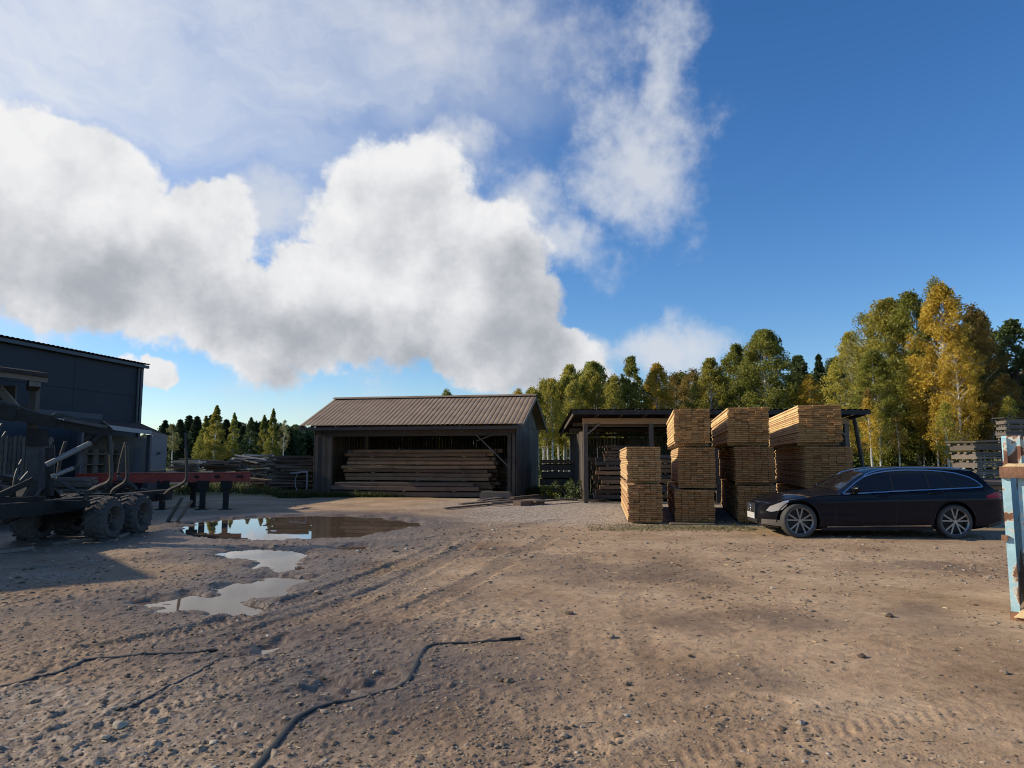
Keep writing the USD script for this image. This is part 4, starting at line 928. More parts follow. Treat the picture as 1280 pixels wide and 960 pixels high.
TOP = PchipInterpolator(rx([0, .03, .10, .25, .45, .68, 1.0, 1.28, 1.42, 1.75, 2.05, 2.4, 2.85, 3.45, 3.85, 4.06, 4.14, 4.34, 4.52, 4.60, 4.64, 4.66]),
                        [.50, .60, .66, .72, .765, .81, .855, .89, .915, 1.105, 1.255, 1.325, 1.352, 1.35, 1.333, 1.308, 1.255, 1.06, .90, .80, .70, .55])
BOT = PchipInterpolator(rx([0, .06, .3, .6, 1.2, 3.2, 3.9, 4.3, 4.6, 4.66]), [.34, .22, .18, .17, .165, .165, .18, .24, .30, .40])
PLAN = PchipInterpolator(rx([0, .02, .08, .2, .4, .75, 1.2, 3.6, 4.1, 4.4, 4.58, 4.64, 4.66]), [.36, .46, .57, .72, .88, .98, 1.0, 1.0, .985, .95, .88, .80, .70])
CROWN = PchipInterpolator(rx([0, .5, 1.2, 1.45, 2.05, 2.6, 4.0, 4.3, 4.66]), [.05, .075, .07, .10, .075, .055, .06, .09, .1])
def belt(x): return np.interp(x, [1.4, 4.2], [.835, .955])
def wS(x, z):
    b = belt(x) - .02
    lo = .905 - .055 * np.clip((z - .60) / .45, -1.5, 1) ** 2 - .05 * np.clip((.34 - z) / .2, 0, 1) ** 2
    lo = lo + .012 * np.exp(-((z - (.70 + .025 * (x - 2.3))) / .045) ** 2) - .010 * np.exp(-((z - .5) / .09) ** 2)
    lob = .905 - .055 * np.clip((b - .60) / .45, -1.5, 1) ** 2
    hi = lob - .018 - (z - b) * .56 - .12 * np.clip(z - b - .2, 0, 1) ** 2
    t = np.clip((z - b) / .03, 0, 1)
    return (lo * (1 - t) + hi * t) * PLAN(x)
def roof_z(x, y):
    zt = TOP(x); c = CROWN(x); we = wS(x, zt - c)
    return zt - c * np.clip(np.abs(y) / we, 0, 1) ** 2.6
def car_body():
    xs = np.unique(np.concatenate([np.linspace(0, .5, 22), rx(np.linspace(.5, 4.1, 60)), rx(np.linspace(4.1, 4.66, 22))]))
    nS, nT = 26, 12; rows = []
    for x in xs:
        zb, zt, c = BOT(x), TOP(x), CROWN(x); ze = max(zt - c, zb + .06)
        z = np.concatenate([[zb, zb, zb + .015], np.linspace(zb + .05, ze, nS)])
        y = wS(x, z); y[0] = 0; y[1] = y[2] - .06
        we = y[-1]; ty = we * np.cos(np.linspace(0, np.pi / 2, nT + 1)[1:]); tz = ze + (zt - ze) * (1 - (ty / we) ** 2.6)
        yy = np.concatenate([y, ty]); zz = np.concatenate([z, tz])
        full_y = np.concatenate([yy, -yy[-2:0:-1]]); full_z = np.concatenate([zz, zz[-2:0:-1]])
        rows.append(np.c_[np.full(len(full_y), x), full_y, full_z])
    n = len(rows[0]); v = np.vstack(rows); f = []
    for i in range(len(xs) - 1):
        a = i * n + np.arange(n); b = i * n + (np.arange(n) + 1) % n
        f.append(np.stack([a, b, b + n], -1)); f.append(np.stack([a, b + n, a + n], -1))
    c0 = len(v); v = np.vstack([v, rows[0].mean(0), rows[-1].mean(0)])
    a = np.arange(n); b = (a + 1) % n; e = (len(xs) - 1) * n
    f.append(np.stack([np.full(n, c0), b, a], -1)); f.append(np.stack([np.full(n, c0 + 1), e + a, e + b], -1))
    t = trimesh.Trimesh(v, np.vstack(f), process=True); 
    if t.volume < 0: t.invert()
    return t
WX, WZ, WR = (.66, 3.50), .325, .325
bt = car_body()
man = manifold3d.Manifold(manifold3d.Mesh(bt.vertices.astype(np.float32), bt.faces.astype(np.uint32)))
for wx in WX:
    for s in (-1, 1):
        c = manifold3d.Manifold.cylinder(.5, .375, .375, 64).rotate([90, 0, 0]).translate([wx, s * .62 + .25 + (.25 if s > 0 else -.25) * .6, WZ + .01])
        man = man - c
CARX, CARY = 4.85, 14.56
car = thing('estate_car', 'dark navy estate car with five-spoke alloy wheels parked side-on', 'car', (CARX, CARY, .012), math.radians(-3.5))
body = obj('body', man, 'car_paint', car, 32)
def side_panel(poly, off=.004, sides=(-1, 1), step=.05, lim=None):
    b = MB(); x0, z0, x1, z1 = poly.bounds
    xs = np.arange(x0, x1 + step, step); zs = np.arange(z0, z1 + step, step)
    for xa, xb in zip(xs[:-1], xs[1:]):
        for za, zb in zip(zs[:-1], zs[1:]):
            q = poly.intersection(sbox(xa, za, xb, zb))
            for g in getattr(q, 'geoms', [q]):
                if g.geom_type != 'Polygon' or g.area < 1e-7: continue
                try: v, f = trimesh.creation.triangulate_polygon(g, engine='earcut')
                except Exception: continue
                y = wS(v[:, 0], v[:, 1]) + off
                for s in sides:
                    ff = f if s < 0 else f[:, ::-1]
                    # earcut gives ccw in (x,z): facing -y
                    b.add(np.c_[v[:, 0], s * y, v[:, 1]], ff)
    return b
def smooth_poly(pts, n=8):
    return Polygon(pts).buffer(.02, 8).buffer(-.02, 8)
DLO = [(1.50, .845), (1.62, .93), (1.78, 1.045), (1.95, 1.14), (2.15, 1.205), (2.4, 1.248), (2.75, 1.272), (3.1, 1.268), (3.4, 1.25), (3.65, 1.215), (3.88, 1.145), (4.02, 1.075), (4.12, .985), (4.0, .972), (3.2, .935), (2.4, .895), (1.8, .86)]
dlo = Polygon(rp(DLO))
cuts = [LineString([(2.40, .8), (2.47, 1.4)]).buffer(.022), LineString([(3.10, .8), (3.09, 1.4)]).buffer(.02), LineString([(3.32, 1.3), (3.56, .9)]).buffer(.014)]
gl = dlo.buffer(-.012)
for c in cuts: gl = gl.difference(c)
side_panel(dlo.buffer(.002), .0025).build('window_surround', 'car_black', car, True)
for g in sorted(gl.geoms, key=lambda g: g.bounds[0]):
    for s in (-1, 1): side_panel(g.buffer(.004).buffer(-.004), .006, (s,)).build('side_window', 'car_glass', car, True)
side_panel(dlo.buffer(.020).difference(dlo.buffer(.003)), .009).build('window_chrome', 'chrome', car, True)
seams = [LineString([(1.42, .86), (1.33, .62), (1.32, .28), (1.37, .20)]), LineString([(2.43, .90), (2.45, .55), (2.42, .2)]), LineString([(3.30, .95), (3.34, .78), (3.22, .62), (3.11, .42), (3.06, .2)]), LineString([(1.5, .205), (3.06, .205)]),
         LineString([(.30, .70), (.75, .79), (1.40, .865)]), LineString(rp([(4.12, .96), (4.2, .80)])), LineString(rp([(4.03, .52), (4.6, .56)]))]
for s_ in seams:
    for sd_ in (-1, 1): side_panel(s_.buffer(.006), .0028, (sd_,), step=.1).build('panel_seam', 'seam', car)
side_panel(LineString([(1.18, .215), (3.06, .245)]).buffer(.012), .012, step=.1).build('sill_trim', 'chrome', car)
for s in (-1, 1): side_panel(LineString([(1.1, .17), (3.1, .19)]).buffer(.03), .006, (s,), step=.1).build('sill', 'car_black', car)
side_panel(Polygon([(.05, .235), (.40, .2), (.44, .30), (.3, .33), (.06, .33)]), .005).build('bumper_lip', 'alloy', car)
hl_ = Polygon([(.135, .50), (.19, .58), (.40, .685), (.475, .70), (.43, .60), (.36, .53), (.2, .485)]).buffer(.012).buffer(-.004)
for s in (-1, 1): side_panel(hl_, .006, (s,)).build('headlight', 'lamp_clear', car, True)
tlp = Polygon(rp([(4.16, .80), (4.40, .87), (4.54, .855), (4.56, .81), (4.50, .77), (4.2, .765)])).buffer(.008)
for s in (-1, 1): side_panel(tlp, .006, (s,)).build('tail_light', 'lamp_red', car, True)
side_panel(Polygon(rp([(4.15, .20), (4.62, .31), (4.64, .38), (4.2, .28)])), .004).build('rear_skirt', 'car_black', car)
for xh, zh in ((2.20, .80), (3.14, .845)):
    for s in (-1, 1):
        y = float(wS(xh, zh)); MB().tube(spline([(xh - .10, s * (y - .005), zh), (xh - .07, s * (y + .03), zh + .004), (xh + .08, s * (y + .03), zh + .008), (xh + .11, s * (y - .005), zh + .01)], 10), .014, 8).build('door_handle', 'car_paint', car, 40)
for s in (-1, 1):
    m_ = trimesh.creation.icosphere(subdivisions=3); v = m_.vertices * [.085, .115, .062]; v[:, 0] += .05 * (np.abs(v[:, 1]) / .115) ** 2
    y = float(wS(1.72, .88)); mi = obj('mirror', (v + [1.70, s * (y + .10), .93], m_.faces), 'car_paint', car, True)
    MB().box((1.72, s * (y + .02), .885), (.07, .1, .03)).build('mirror_arm', 'car_black', mi)
    MB().box((1.69, s * (y + .11), .945), (.1, .17, .02)).build('mirror_cap', 'chrome', mi)
    xr = np.linspace(1.95, 3.85, 24); yr = np.array([wS(x, TOP(x) - CROWN(x)) for x in xr]) - .04
    zr_ = np.array([roof_z(x, y_) for x, y_ in zip(xr, yr)]) + .022; zr_[0] -= .03; zr_[-1] -= .03
    MB().tube(np.c_[xr, s * yr, zr_], .014, 8).build('roof_rail', 'chrome', car, 40)
def top_panel(poly, off):
    b = MB(); x0, y0, x1, y1 = poly.bounds
    for xa in np.arange(x0, x1, .05):
        for ya in np.arange(y0, y1, .08):
            q = poly.intersection(sbox(xa, ya, xa + .05, ya + .08))
            for g in getattr(q, 'geoms', [q]):
                if g.geom_type == 'Polygon' and g.area > 1e-7:
                    v, f = trimesh.creation.triangulate_polygon(g, engine='earcut'); b.add(np.c_[v, roof_z(v[:, 0], v[:, 1]) + off], f)
    return b
top_panel(Polygon([(1.44, -.68), (1.42, 0), (1.44, .68), (2.0, .54), (2.06, 0), (2.0, -.54)]), .006).build('windscreen', 'car_glass', car, True)
top_panel(Polygon(rp([(4.16, -.5), (4.17, .5), (4.34, .58), (4.34, -.58)])), .006).build('rear_window', 'car_glass', car, True)
for s in (-1, 1): top_panel(LineString([(.25, s * .35), (.7, s * .48), (1.38, s * .6)]).buffer(.006), .003).build('bonnet_crease', 'seam', car)
# nose: grille, emblem, plate
MB().box((.012, 0, .53), (.05, .62, .18)).build('grille', 'car_black', car)
gr_ = [q for q in [MB().box((-.018, 0, .50 + .06 * k), (.014, .6, .016)) for k in range(2)]]
for q in gr_: q.build('grille_bar', 'chrome', car)
b = MB(); ring = [(-.035, .075 * math.cos(a), .53 + .075 * math.sin(a)) for a in np.linspace(0, 2 * np.pi, 25)]; b.tube(ring, .008, 6)
for k in range(3):
    a = math.pi / 2 + k * 2 * math.pi / 3; b.bar((-.035, 0, .53), (-.035, .074 * math.cos(a), .53 + .074 * math.sin(a)), .012, .016, (1, 0, 0))
b.build('emblem', 'chrome', car)
MB().box((-.012, 0, .375), (.012, .52, .115)).build('number_plate', 'plate', car)
MB().box((.04, 0, .28), (.06, .7, .07)).build('air_intake', 'car_black', car)
MB().box((2.3, 0, .25), (3.6, 1.2, .14)).build('underbody', 'car_black', car)
for wx in WX:
    for s in (-1, 1):
        yo = s * .78; R = WR; W = .115
        tprof = [(.245, -W + .01), (.255, -W), (.29, -W - .003), (R - .015, -W + .012), (R, -W + .035), (R, W - .035), (R - .015, W - .012), (.29, W + .003), (.255, W), (.245, W - .01), (.235, 0)]
        v, f = lathe(tprof, 56); wh = obj('wheel', (v + [wx, yo, WZ], f), 'tyre_car', car, 35)
        v, f = lathe([(.0, -.10), (.235, -.10), (.252, -.105), (.256, -.115), (.247, -.118), (.235, -.1), (.225, .05), (0, .05)] if False else [(.225, .08), (.228, -.09), (.24, -.105), (.250, -.112), (.256, -.108), (.25, -.09), (.24, .08)], 56)
        if s > 0: v = v * [1, -1, 1]; f = f[:, ::-1]
        obj('rim', (v + [wx, yo, WZ], f), 'alloy', wh, 35)
        v, f = lathe([(0, .02), (.22, .02), (.22, .05), (0, .05)], 32); v = v * [1, -s, 1] if s > 0 else v
        obj('brake_disc', (v + [wx, yo, WZ], f), 'car_black', wh)
        sp = MB()
        for k in range(5):
            for dd in (-.19, .19):
                a = math.pi / 2 + k * 2 * math.pi / 5 + dd * .55; a2 = math.pi / 2 + k * 2 * math.pi / 5 + dd * 1.25
                p0 = np.array([math.cos(a) * .045, s * .088, math.sin(a) * .045]); p1 = np.array([math.cos(a2) * .243, s * .1, math.sin(a2) * .243])
                sp.bar(p0 + [wx, yo, WZ], p1 + [wx, yo, WZ], .027, .024, (0, s, 0))
        sp.build('spoke', 'alloy', wh)
        MB().tube([(wx, yo + s * .06, WZ), (wx, yo + s * .108, WZ)], .042, 16).build('hub_cap', 'alloy', wh, 40)
        b = MB()
        for k in range(3):
            a = math.pi / 2 + k * 2 * math.pi / 3; b.bar((wx, yo + s * .109, WZ), (wx + .026 * math.cos(a), yo + s * .109, WZ + .026 * math.sin(a)), .007, .004, (0, s, 0))
        b.build('hub_emblem', 'chrome', wh)
        al = np.linspace(-.15, math.pi + .15, 30)
        yy = [s * (float(wS(np.clip(wx + .378 * math.cos(a), .05, 4.4), WZ + .378 * math.sin(a))) + .001) for a in al]
        MB().tube([(wx + .378 * math.cos(a), y_, WZ + .01 + .378 * math.sin(a)) for a, y_ in zip(al, yy)], .012, 6).build('arch_lip', 'car_paint', car, 40)

# ------------------------------------------------------------------ rusty blue steel bin at the right edge
M['blue_rust'] = mat('peeling_blue_paint', {'t': ('texture_coordinate', {}), 'n': ('noise_texture', {'scale': 2.3, 'detail': 9., 'roughness': .58, 'distortion': .5}), 'n2': ('noise_texture', {'scale': 13., 'detail': 6., 'roughness': .65}),
   'r': ('rgb_ramp', {'ramp': [(.0, (.30, .52, .60)), (.535, (.36, .58, .66)), (.56, (.62, .60, .5)), (.58, (.19, .085, .045)), (.7, (.10, .045, .028)), (1, (.2, .09, .04))]}),
   's': ('rgb_ramp', {'ramp': [(.3, (.78, .76, .74)), (.7, (1.12, 1.1, 1.06))]}), 'm': ('mix_color', {'blend_type': 'multiply', 'fac': 1., 'use_clamp_result': False}),
   'ad': ('math', {'math_type': 'multiply_add', 'value2': .22}), 'su': ('math', {'math_type': 'subtract', 'value2': .085}), 'b': ('bump', {'strength': .6, 'distance': .006}), 'p': ('principled_bsdf', {'roughness': .55})},
   [('t.object', 'n.vector'), ('t.object', 'n2.vector'), ('n2.fac', 'ad.value1'), ('n.fac', 'ad.value3'), ('ad.value', 'su.value1'), ('su.value', 'r.fac'), ('n2.fac', 's.fac'), ('r.color', 'm.a'), ('s.color', 'm.b'), ('m.result', 'p.base_color'), ('su.value', 'b.height'), ('b.normal', 'p.normal')])
M['rust_steel'] = plain('rust_steel', (.2, .1, .055), .8, 0., .5, .4, 40, 6.)
M['sand'] = plain('sawdust', (.52, .38, .2), .95, 0., .25, .5, 60, 12.)
FX, FY = P(1252.5, 600, 6.85)[0], 6.85
bn = thing('steel_bin', 'rusty steel bin with peeling light blue paint at the right edge', 'steel bin', (FX, FY, 0), math.radians(-41))
zb1 = CAM_H + (P(640, 597, FY)[2] - CAM_H)                            # under the rail
zt1 = zat(583, FY); ztop = zat(548, FY + .25)
BW, BD = 2.3, 1.6
MB().box((.035, -.01, zb1 / 2 + .02), (.07, .03, zb1)).build('post', 'blue_rust', bn)
MB().box((.02, .02, zb1 / 2 + .02), (.016, .034, zb1 - .02)).build('post_web', 'rust_steel', bn)
MB().box((BW - .035, .0, zb1 / 2 + .02), (.07, .06, zb1)).build('post', 'blue_rust', bn)
pan = trimesh.creation.box((BW - .2, .02, zb1)); pan.apply_translation((BW / 2 + .02, .034, zb1 / 2 + .03)); obj('front_panel', pan.subdivide().subdivide(), 'blue_rust', bn)
MB().box((BW / 2, .02, (zb1 + zt1) / 2), (BW + .02, .16, zt1 - zb1)).build('rail', 'rust_steel', bn)
MB().box((BW / 2, .19, (zt1 + ztop) / 2 + .01), (BW - .16, .05, ztop - zt1)).build('upper_panel', 'blue_rust', bn)
MB().box((.075, .185, (zt1 + ztop) / 2 + .015), (.15, .075, ztop - zt1 + .01)).build('upper_corner', 'blue_rust', bn)
pass
MB().box((.03, BD / 2 + .1, ztop / 2 + .05), (.03, BD, ztop - .1)).build('side_panel', 'blue_rust', bn)
MB().box((BW - .03, BD / 2 + .1, ztop / 2 + .05), (.03, BD, ztop - .1)).build('side_panel', 'blue_rust', bn)
MB().box((BW / 2, BD + .1, ztop / 2 + .05), (BW, .03, ztop - .1)).build('back_panel', 'blue_rust', bn)
MB().box((BW / 2, .03, .05), (BW, .26, .07)).build('bottom_rail', 'rust_steel', bn)
MB().box((-.008, -.03, zat(672, FY)), (.05, .05, .05)).build('hinge', 'rust_steel', bn)
def mound(W, D, h, seed):
    xs, ys = np.linspace(0, W, 40), np.linspace(0, D, 10); X, Y = np.meshgrid(xs, ys, indexing='ij')
    e = np.minimum(1, np.minimum(np.minimum(X, W - X) / .05, np.minimum(Y, D - Y) / .04)).clip(0, 1)
    Z = h * (.35 + .9 * meshkit.fbm(np.stack([X * 9, Y * 9, 0 * X], -1), 3, seed)) * np.sqrt(e); v = np.stack([X, Y, Z], -1).reshape(-1, 3); i, j = np.meshgrid(np.arange(39), np.arange(9), indexing='ij'); a = (i * 10 + j).ravel()
    return v, np.vstack([np.stack([a, a + 10, a + 11], -1), np.stack([a, a + 11, a + 1], -1)])
v, f = mound(BW, .2, .045, 5); obj('sawdust_ledge', (v + [0.0, -.06, zt1 - .004], f), 'sand', bn, True, label='sawdust lying along the rail')
v, f = mound(BW - .05, .34, .07, 6); obj('sawdust_foot', (v + [0.03, -.13, .05], f), 'sand', bn, True, label='sawdust lying at the foot of the bin')

# ------------------------------------------------------------------ trees
def leaf_cloud(centers, rads, per, size, rg, droop=.0):
    """many small leaf faces (bent diamonds of two triangles) round the cluster centres"""
    n = len(centers) * per
    c = np.repeat(centers, per, 0); r = np.repeat(rads, per)
    d = rg.normal(size=(n, 3)); d /= np.linalg.norm(d, axis=1)[:, None]; rr = rg.random(n) ** .45
    p = c + d * (r * rr)[:, None] * [1, 1, .85]; p[:, 2] -= droop * r * rg.random(n)
    t = rg.normal(size=(n, 3)); t[:, 2] -= .4; t /= np.linalg.norm(t, axis=1)[:, None]
    u = np.cross(t, rg.normal(size=(n, 3))); u /= np.linalg.norm(u, axis=1)[:, None]
    s = size * rg.uniform(.6, 1.3, n)[:, None]
    v = np.stack([p - t * s * .55, p + u * s * .34, p + t * s * .55, p - u * s * .34], 1).reshape(-1, 3)
    k = np.arange(n) * 4
    return v, np.vstack([np.stack([k, k + 1, k + 2], -1), np.stack([k, k + 2, k + 3], -1)])
def birch_mesh(seed, H, cw, base, ncl, per, size, lean=0.0, clr=.55, spire=False):
    """crown between base*H and H, half width cw"""
    rg = np.random.default_rng(seed)
    n = 12; zz = np.linspace(-.1, H * .97, n); wob = np.cumsum(rg.normal(0, .05, (n, 2)), 0) * H / 14
    tr = np.c_[wob[:, 0] + lean * zz, wob[:, 1], zz]; r = np.linspace(.011 * H + .02, .012, n)
    trunk = MB().tube(tr, r, 8)
    cl, cr = [], []; br = MB()
    def axis(z): return np.array([np.interp(z, zz, tr[:, 0]), np.interp(z, zz, tr[:, 1]), z])
    tot = 0
    while len(cl) < ncl:
        q = rg.random() ** .85; z = H * (base + (1 - base) * q)
        prof = (min(1, q / .28) ** .7) * (1 - max(0, (q - .25) / .75) ** 1.7) ** .75 + .05
        if spire: prof = min(1, q / .15) ** .7 * (1 - max(0, (q - .12) / .88)) ** .95 + .02
        a = rg.uniform(0, 2 * np.pi); rad = cw * prof * rg.uniform(.25, 1.0) ** .6
        rad *= .55 + .85 * meshkit.noise(np.array([math.cos(a) * 1.6 + seed, math.sin(a) * 1.6, z * .45]), seed)
        c = axis(z) + [rad * math.cos(a), rad * math.sin(a), 0]
        cl.append(c); cr.append(clr * rg.uniform(.6, 1.25) * (1 - (.75 if spire else .35) * q))
        if rg.random() < .35:
            z0 = max(H * base * .9, z - rad * rg.uniform(.6, 1.3)); s_ = axis(z0); e = c
            m_ = (s_ + e) / 2 + [0, 0, .12 * rad]
            br.tube([s_, m_, e], [.006 * H * (1 - q) + .012, .015, .006], 5)
    lv = leaf_cloud(np.array(cl), np.array(cr), per, size, rg, .5)
    return trunk.mesh(), br.mesh(), lv
def spruce_mesh(seed, H, cw, n, size, base=.08):
    rg = np.random.default_rng(seed); trunk = MB().tube([(0, 0, -.1), (0, 0, H * .5), (0, 0, H)], [.012 * H + .02, .007 * H, .01], 7)
    V = []; 
    q = rg.random(n) ** .8; z = H * (base + (1 - base) * q); lay = np.floor(z * 2.2) / 2.2; a = rg.uniform(0, 6.28, n)
    rmax = cw * (1 - q) ** .85 * (.72 + .5 * meshkit.noise(np.stack([np.cos(a) * 2, np.sin(a) * 2, z * 1.6], -1), seed)) + .04
    rr = rmax * rg.random(n) ** .5; zz = lay - .28 * rr + rg.normal(0, .09, n)
    p = np.stack([rr * np.cos(a), rr * np.sin(a), zz], -1)
    t = np.stack([np.cos(a), np.sin(a), -.55 + rg.normal(0, .3, n)], -1) + rg.normal(0, .35, (n, 3)); t /= np.linalg.norm(t, axis=1)[:, None]
    u = np.cross(t, rg.normal(size=(n, 3))); u /= np.linalg.norm(u, axis=1)[:, None]; s = size * rg.uniform(.6, 1.4, n)[:, None]
    v = np.stack([p - t * s * .6, p + u * s * .28, p + t * s * .6, p - u * s * .28], 1).reshape(-1, 3); k = np.arange(n) * 4
    return trunk.mesh(), None, (v, np.vstack([np.stack([k, k + 1, k + 2], -1), np.stack([k, k + 2, k + 3], -1)]))
PROTO = {}
def tree(kind, name, px, Y, ytop, label, mats, wide=1.0, group=None, seed=None, tint=None):
    """plant a tree of the kind; its top is seen at row ytop from the camera of the photograph"""
    X = P(px, 600, Y)[0]; H = zat(ytop, Y); key = (kind, mats)
    if key not in PROTO:
        (gen, kw, h0) = KINDS[kind]
        tm_, bm_, lm_ = gen(**kw)
        t = thing(name, label, 'tree', (X, Y, 0), 0, group)
        obj('trunk', tm_, mats[0], t, 40)
        if bm_ is not None: obj('limbs', bm_, mats[0], t, 40, kind='stuff')
        obj('crown', lm_, mats[1], t)
        PROTO[key] = t; x = t
    else:
        src = PROTO[key]
        x = UsdGeom.Xform.Define(stage, numbered('/World/' + name))
        x.GetPrim().GetReferences().AddInternalReference(src.GetPath()); x.GetPrim().SetInstanceable(True)
        setdata(x.GetPrim(), label, 'tree', group)
        if not group: x.GetPrim().SetCustomDataByKey('group', '')
    h0 = KINDS[kind][2]; s = H / h0; rz = (hash_(px * 7.3 + Y * 3.1) * 360) if seed is None else seed
    x.ClearXformOpOrder(); x.AddTranslateOp().Set(Gf.Vec3d(float(X), float(Y), 0)); x.AddRotateZOp().Set(float(rz)); x.AddScaleOp().Set(Gf.Vec3f(s * wide, s * wide, s))
    return x
def hash_(v): return (math.sin(v * 12.9898) * 43758.5453) % 1.0
KINDS = {
 'birchA': (birch_mesh, dict(seed=1, H=12, cw=2.7, base=.1, ncl=330, per=100, size=.14, clr=.66), 12),
 'birchB': (birch_mesh, dict(seed=2, H=12, cw=1.9, base=.14, ncl=290, per=100, size=.13, clr=.56), 12),
 'birchC': (birch_mesh, dict(seed=3, H=12, cw=2.1, base=.2, ncl=190, per=85, size=.13, clr=.62, lean=.03), 12),
 'birchD': (birch_mesh, dict(seed=4, H=12, cw=2.4, base=.14, ncl=260, per=95, size=.15, clr=.68), 12),
 'bareA': (birch_mesh, dict(seed=5, H=12, cw=1.5, base=.42, ncl=90, per=40, size=.12, clr=.7), 12),
 'thin': (birch_mesh, dict(seed=6, H=10, cw=1.0, base=.42, ncl=70, per=55, size=.15, clr=.6), 10),
 'thinB': (birch_mesh, dict(seed=7, H=10, cw=1.25, base=.36, ncl=80, per=60, size=.16, clr=.6, lean=.03), 10),
 'spire': (birch_mesh, dict(seed=12, H=10, cw=1.7, base=.16, ncl=150, per=80, size=.17, clr=.62, spire=True), 10),
 'spruceA': (spruce_mesh, dict(seed=8, H=10, cw=1.5, n=11000, size=.26), 10),
 'spruceB': (spruce_mesh, dict(seed=9, H=10, cw=1.25, n=7000, size=.28), 10),
 'pine': (birch_mesh, dict(seed=10, H=12, cw=2.0, base=.3, ncl=150, per=90, size=.17, clr=.6), 12),
}
W_, D_ = 'bark_white', 'bark_dark'
RG = None
# the tall group at the right, behind the car
for a in [
 ('birchA','green_birch',1120,46,372,'broad green birch right of the lean-to, above the car windscreen',(W_,'leaf_yellowgreen'),1.0),
 ('birchB','green_birch',1148,44,366,'tall green birch touching the golden birch on its left',(W_,'leaf_green'),1.05),
 ('birchB','golden_birch',1186,41,357,'bright golden birch, tallest crown above the rear of the car',(W_,'leaf_gold'),1.05),
 ('bareA','bare_birch',1180,43.5,348,'nearly bare birch rising behind the golden birch top',(W_,'leaf_pale'),.8),
 ('birchC','rust_birch',1222,42,383,'brownish thin-leaved birch right of the golden birch',(W_,'leaf_rust'),.9),
 ('birchD','rust_birch',1243,47,392,'birch with orange-brown leaves near the right edge',(W_,'leaf_rust'),.85),
 ('pine','dark_alder',1284,44,402,'dark green leafy tree at the right edge of the picture',(D_,'leaf_dark'),1.1),
 ('bareA','bare_birch',1092,50,392,'nearly bare pale birch above the right end of the lean-to',(W_,'leaf_pale'),1.15),
 ('birchD','green_birch',1070,52,418,'rounded yellow-green birch beside the leaning pole',(W_,'leaf_yellowgreen'),.95),
 ('birchC','golden_birch',1205,39,428,'small golden birch standing before the taller golden one',(W_,'leaf_gold'),.9),
 ('birchB','green_birch',1100,42,440,'low green birch behind the right end of the lean-to',(W_,'leaf_green'),1.2),
 ('birchC','rust_birch',1262,40,470,'low brownish birch above the grey pallet stack',(W_,'leaf_rust'),1.2),
 ('birchA','dark_alder',1228,52,425,'green tree filling the gap behind the rust birches',(D_,'leaf_green'),1.0),
 ('birchA','dark_alder',1160,54,430,'green tree behind the golden birch',(D_,'leaf_green'),1.0),
 ('birchA','dark_alder',1340,46,398,'dark green tree just past the right edge',(D_,'leaf_dark'),1.1),
 # middle group above the lean-to
 ('birchA','green_birch',962,58,411,'largest green birch above the middle of the lean-to roof',(W_,'leaf_green'),1.15),
 ('birchD','green_birch',930,62,432,'green birch at the left shoulder of the largest one',(W_,'leaf_green'),1.0),
 ('spruceA','dark_spruce',1030,64,440,'dark spruce right of the largest green birch',(D_,'needle'),1.0),
 ('pine','dark_alder',1000,66,446,'dark tree between the largest birch and the spruce',(D_,'leaf_dark'),1.0),
 ('birchC','golden_birch',1022,56,470,'small golden birch in front of the dark spruce',(W_,'leaf_gold'),1.2),
 ('birchD','green_birch',890,60,450,'yellow-green birch above the second timber stack',(W_,'leaf_yellowgreen'),1.1),
 ('birchC','rust_birch',868,64,462,'thin brownish birch left of the yellow-green one',(W_,'leaf_rust'),1.2),
 ('birchB','golden_birch',822,60,455,'golden birch above the leftmost timber stack',(W_,'leaf_gold'),1.1),
 ('pine','dark_alder',789,60,447,'dark green pointed tree left of the golden birch',(D_,'leaf_green'),.85),
 ('birchA','green_birch',742,60,451,'broad green birch above the left end of the lean-to',(W_,'leaf_green'),1.15),
 ('birchD','green_birch',712,58,458,'green birch with yellowing left side by the wide shed',(W_,'leaf_yellowgreen'),1.0),
 ('birchB','golden_birch',690,62,474,'low golden birch just right of the shed ridge',(W_,'leaf_gold'),1.1),
 ('birchC','rust_birch',850,70,468,'sparse brownish birch in the dip of the treeline',(W_,'leaf_rust'),1.3),
 ('birchA','dark_alder',1050,72,446,'dark tree deep behind the lean-to right corner',(D_,'leaf_dark'),1.0),
 ('spruceA','dark_spruce',765,72,470,'dark spruce in the notch left of the pointed tree',(D_,'needle'),1.0),
 ('birchC','golden_birch',652,75,487,'yellow treetop showing over the right end of the shed ridge',(W_,'leaf_gold'),1.1),
 ('birchC','green_birch',556,80,488,'small treetop showing over the middle of the shed ridge',(W_,'leaf_green'),1.0),
]: tree(*a)
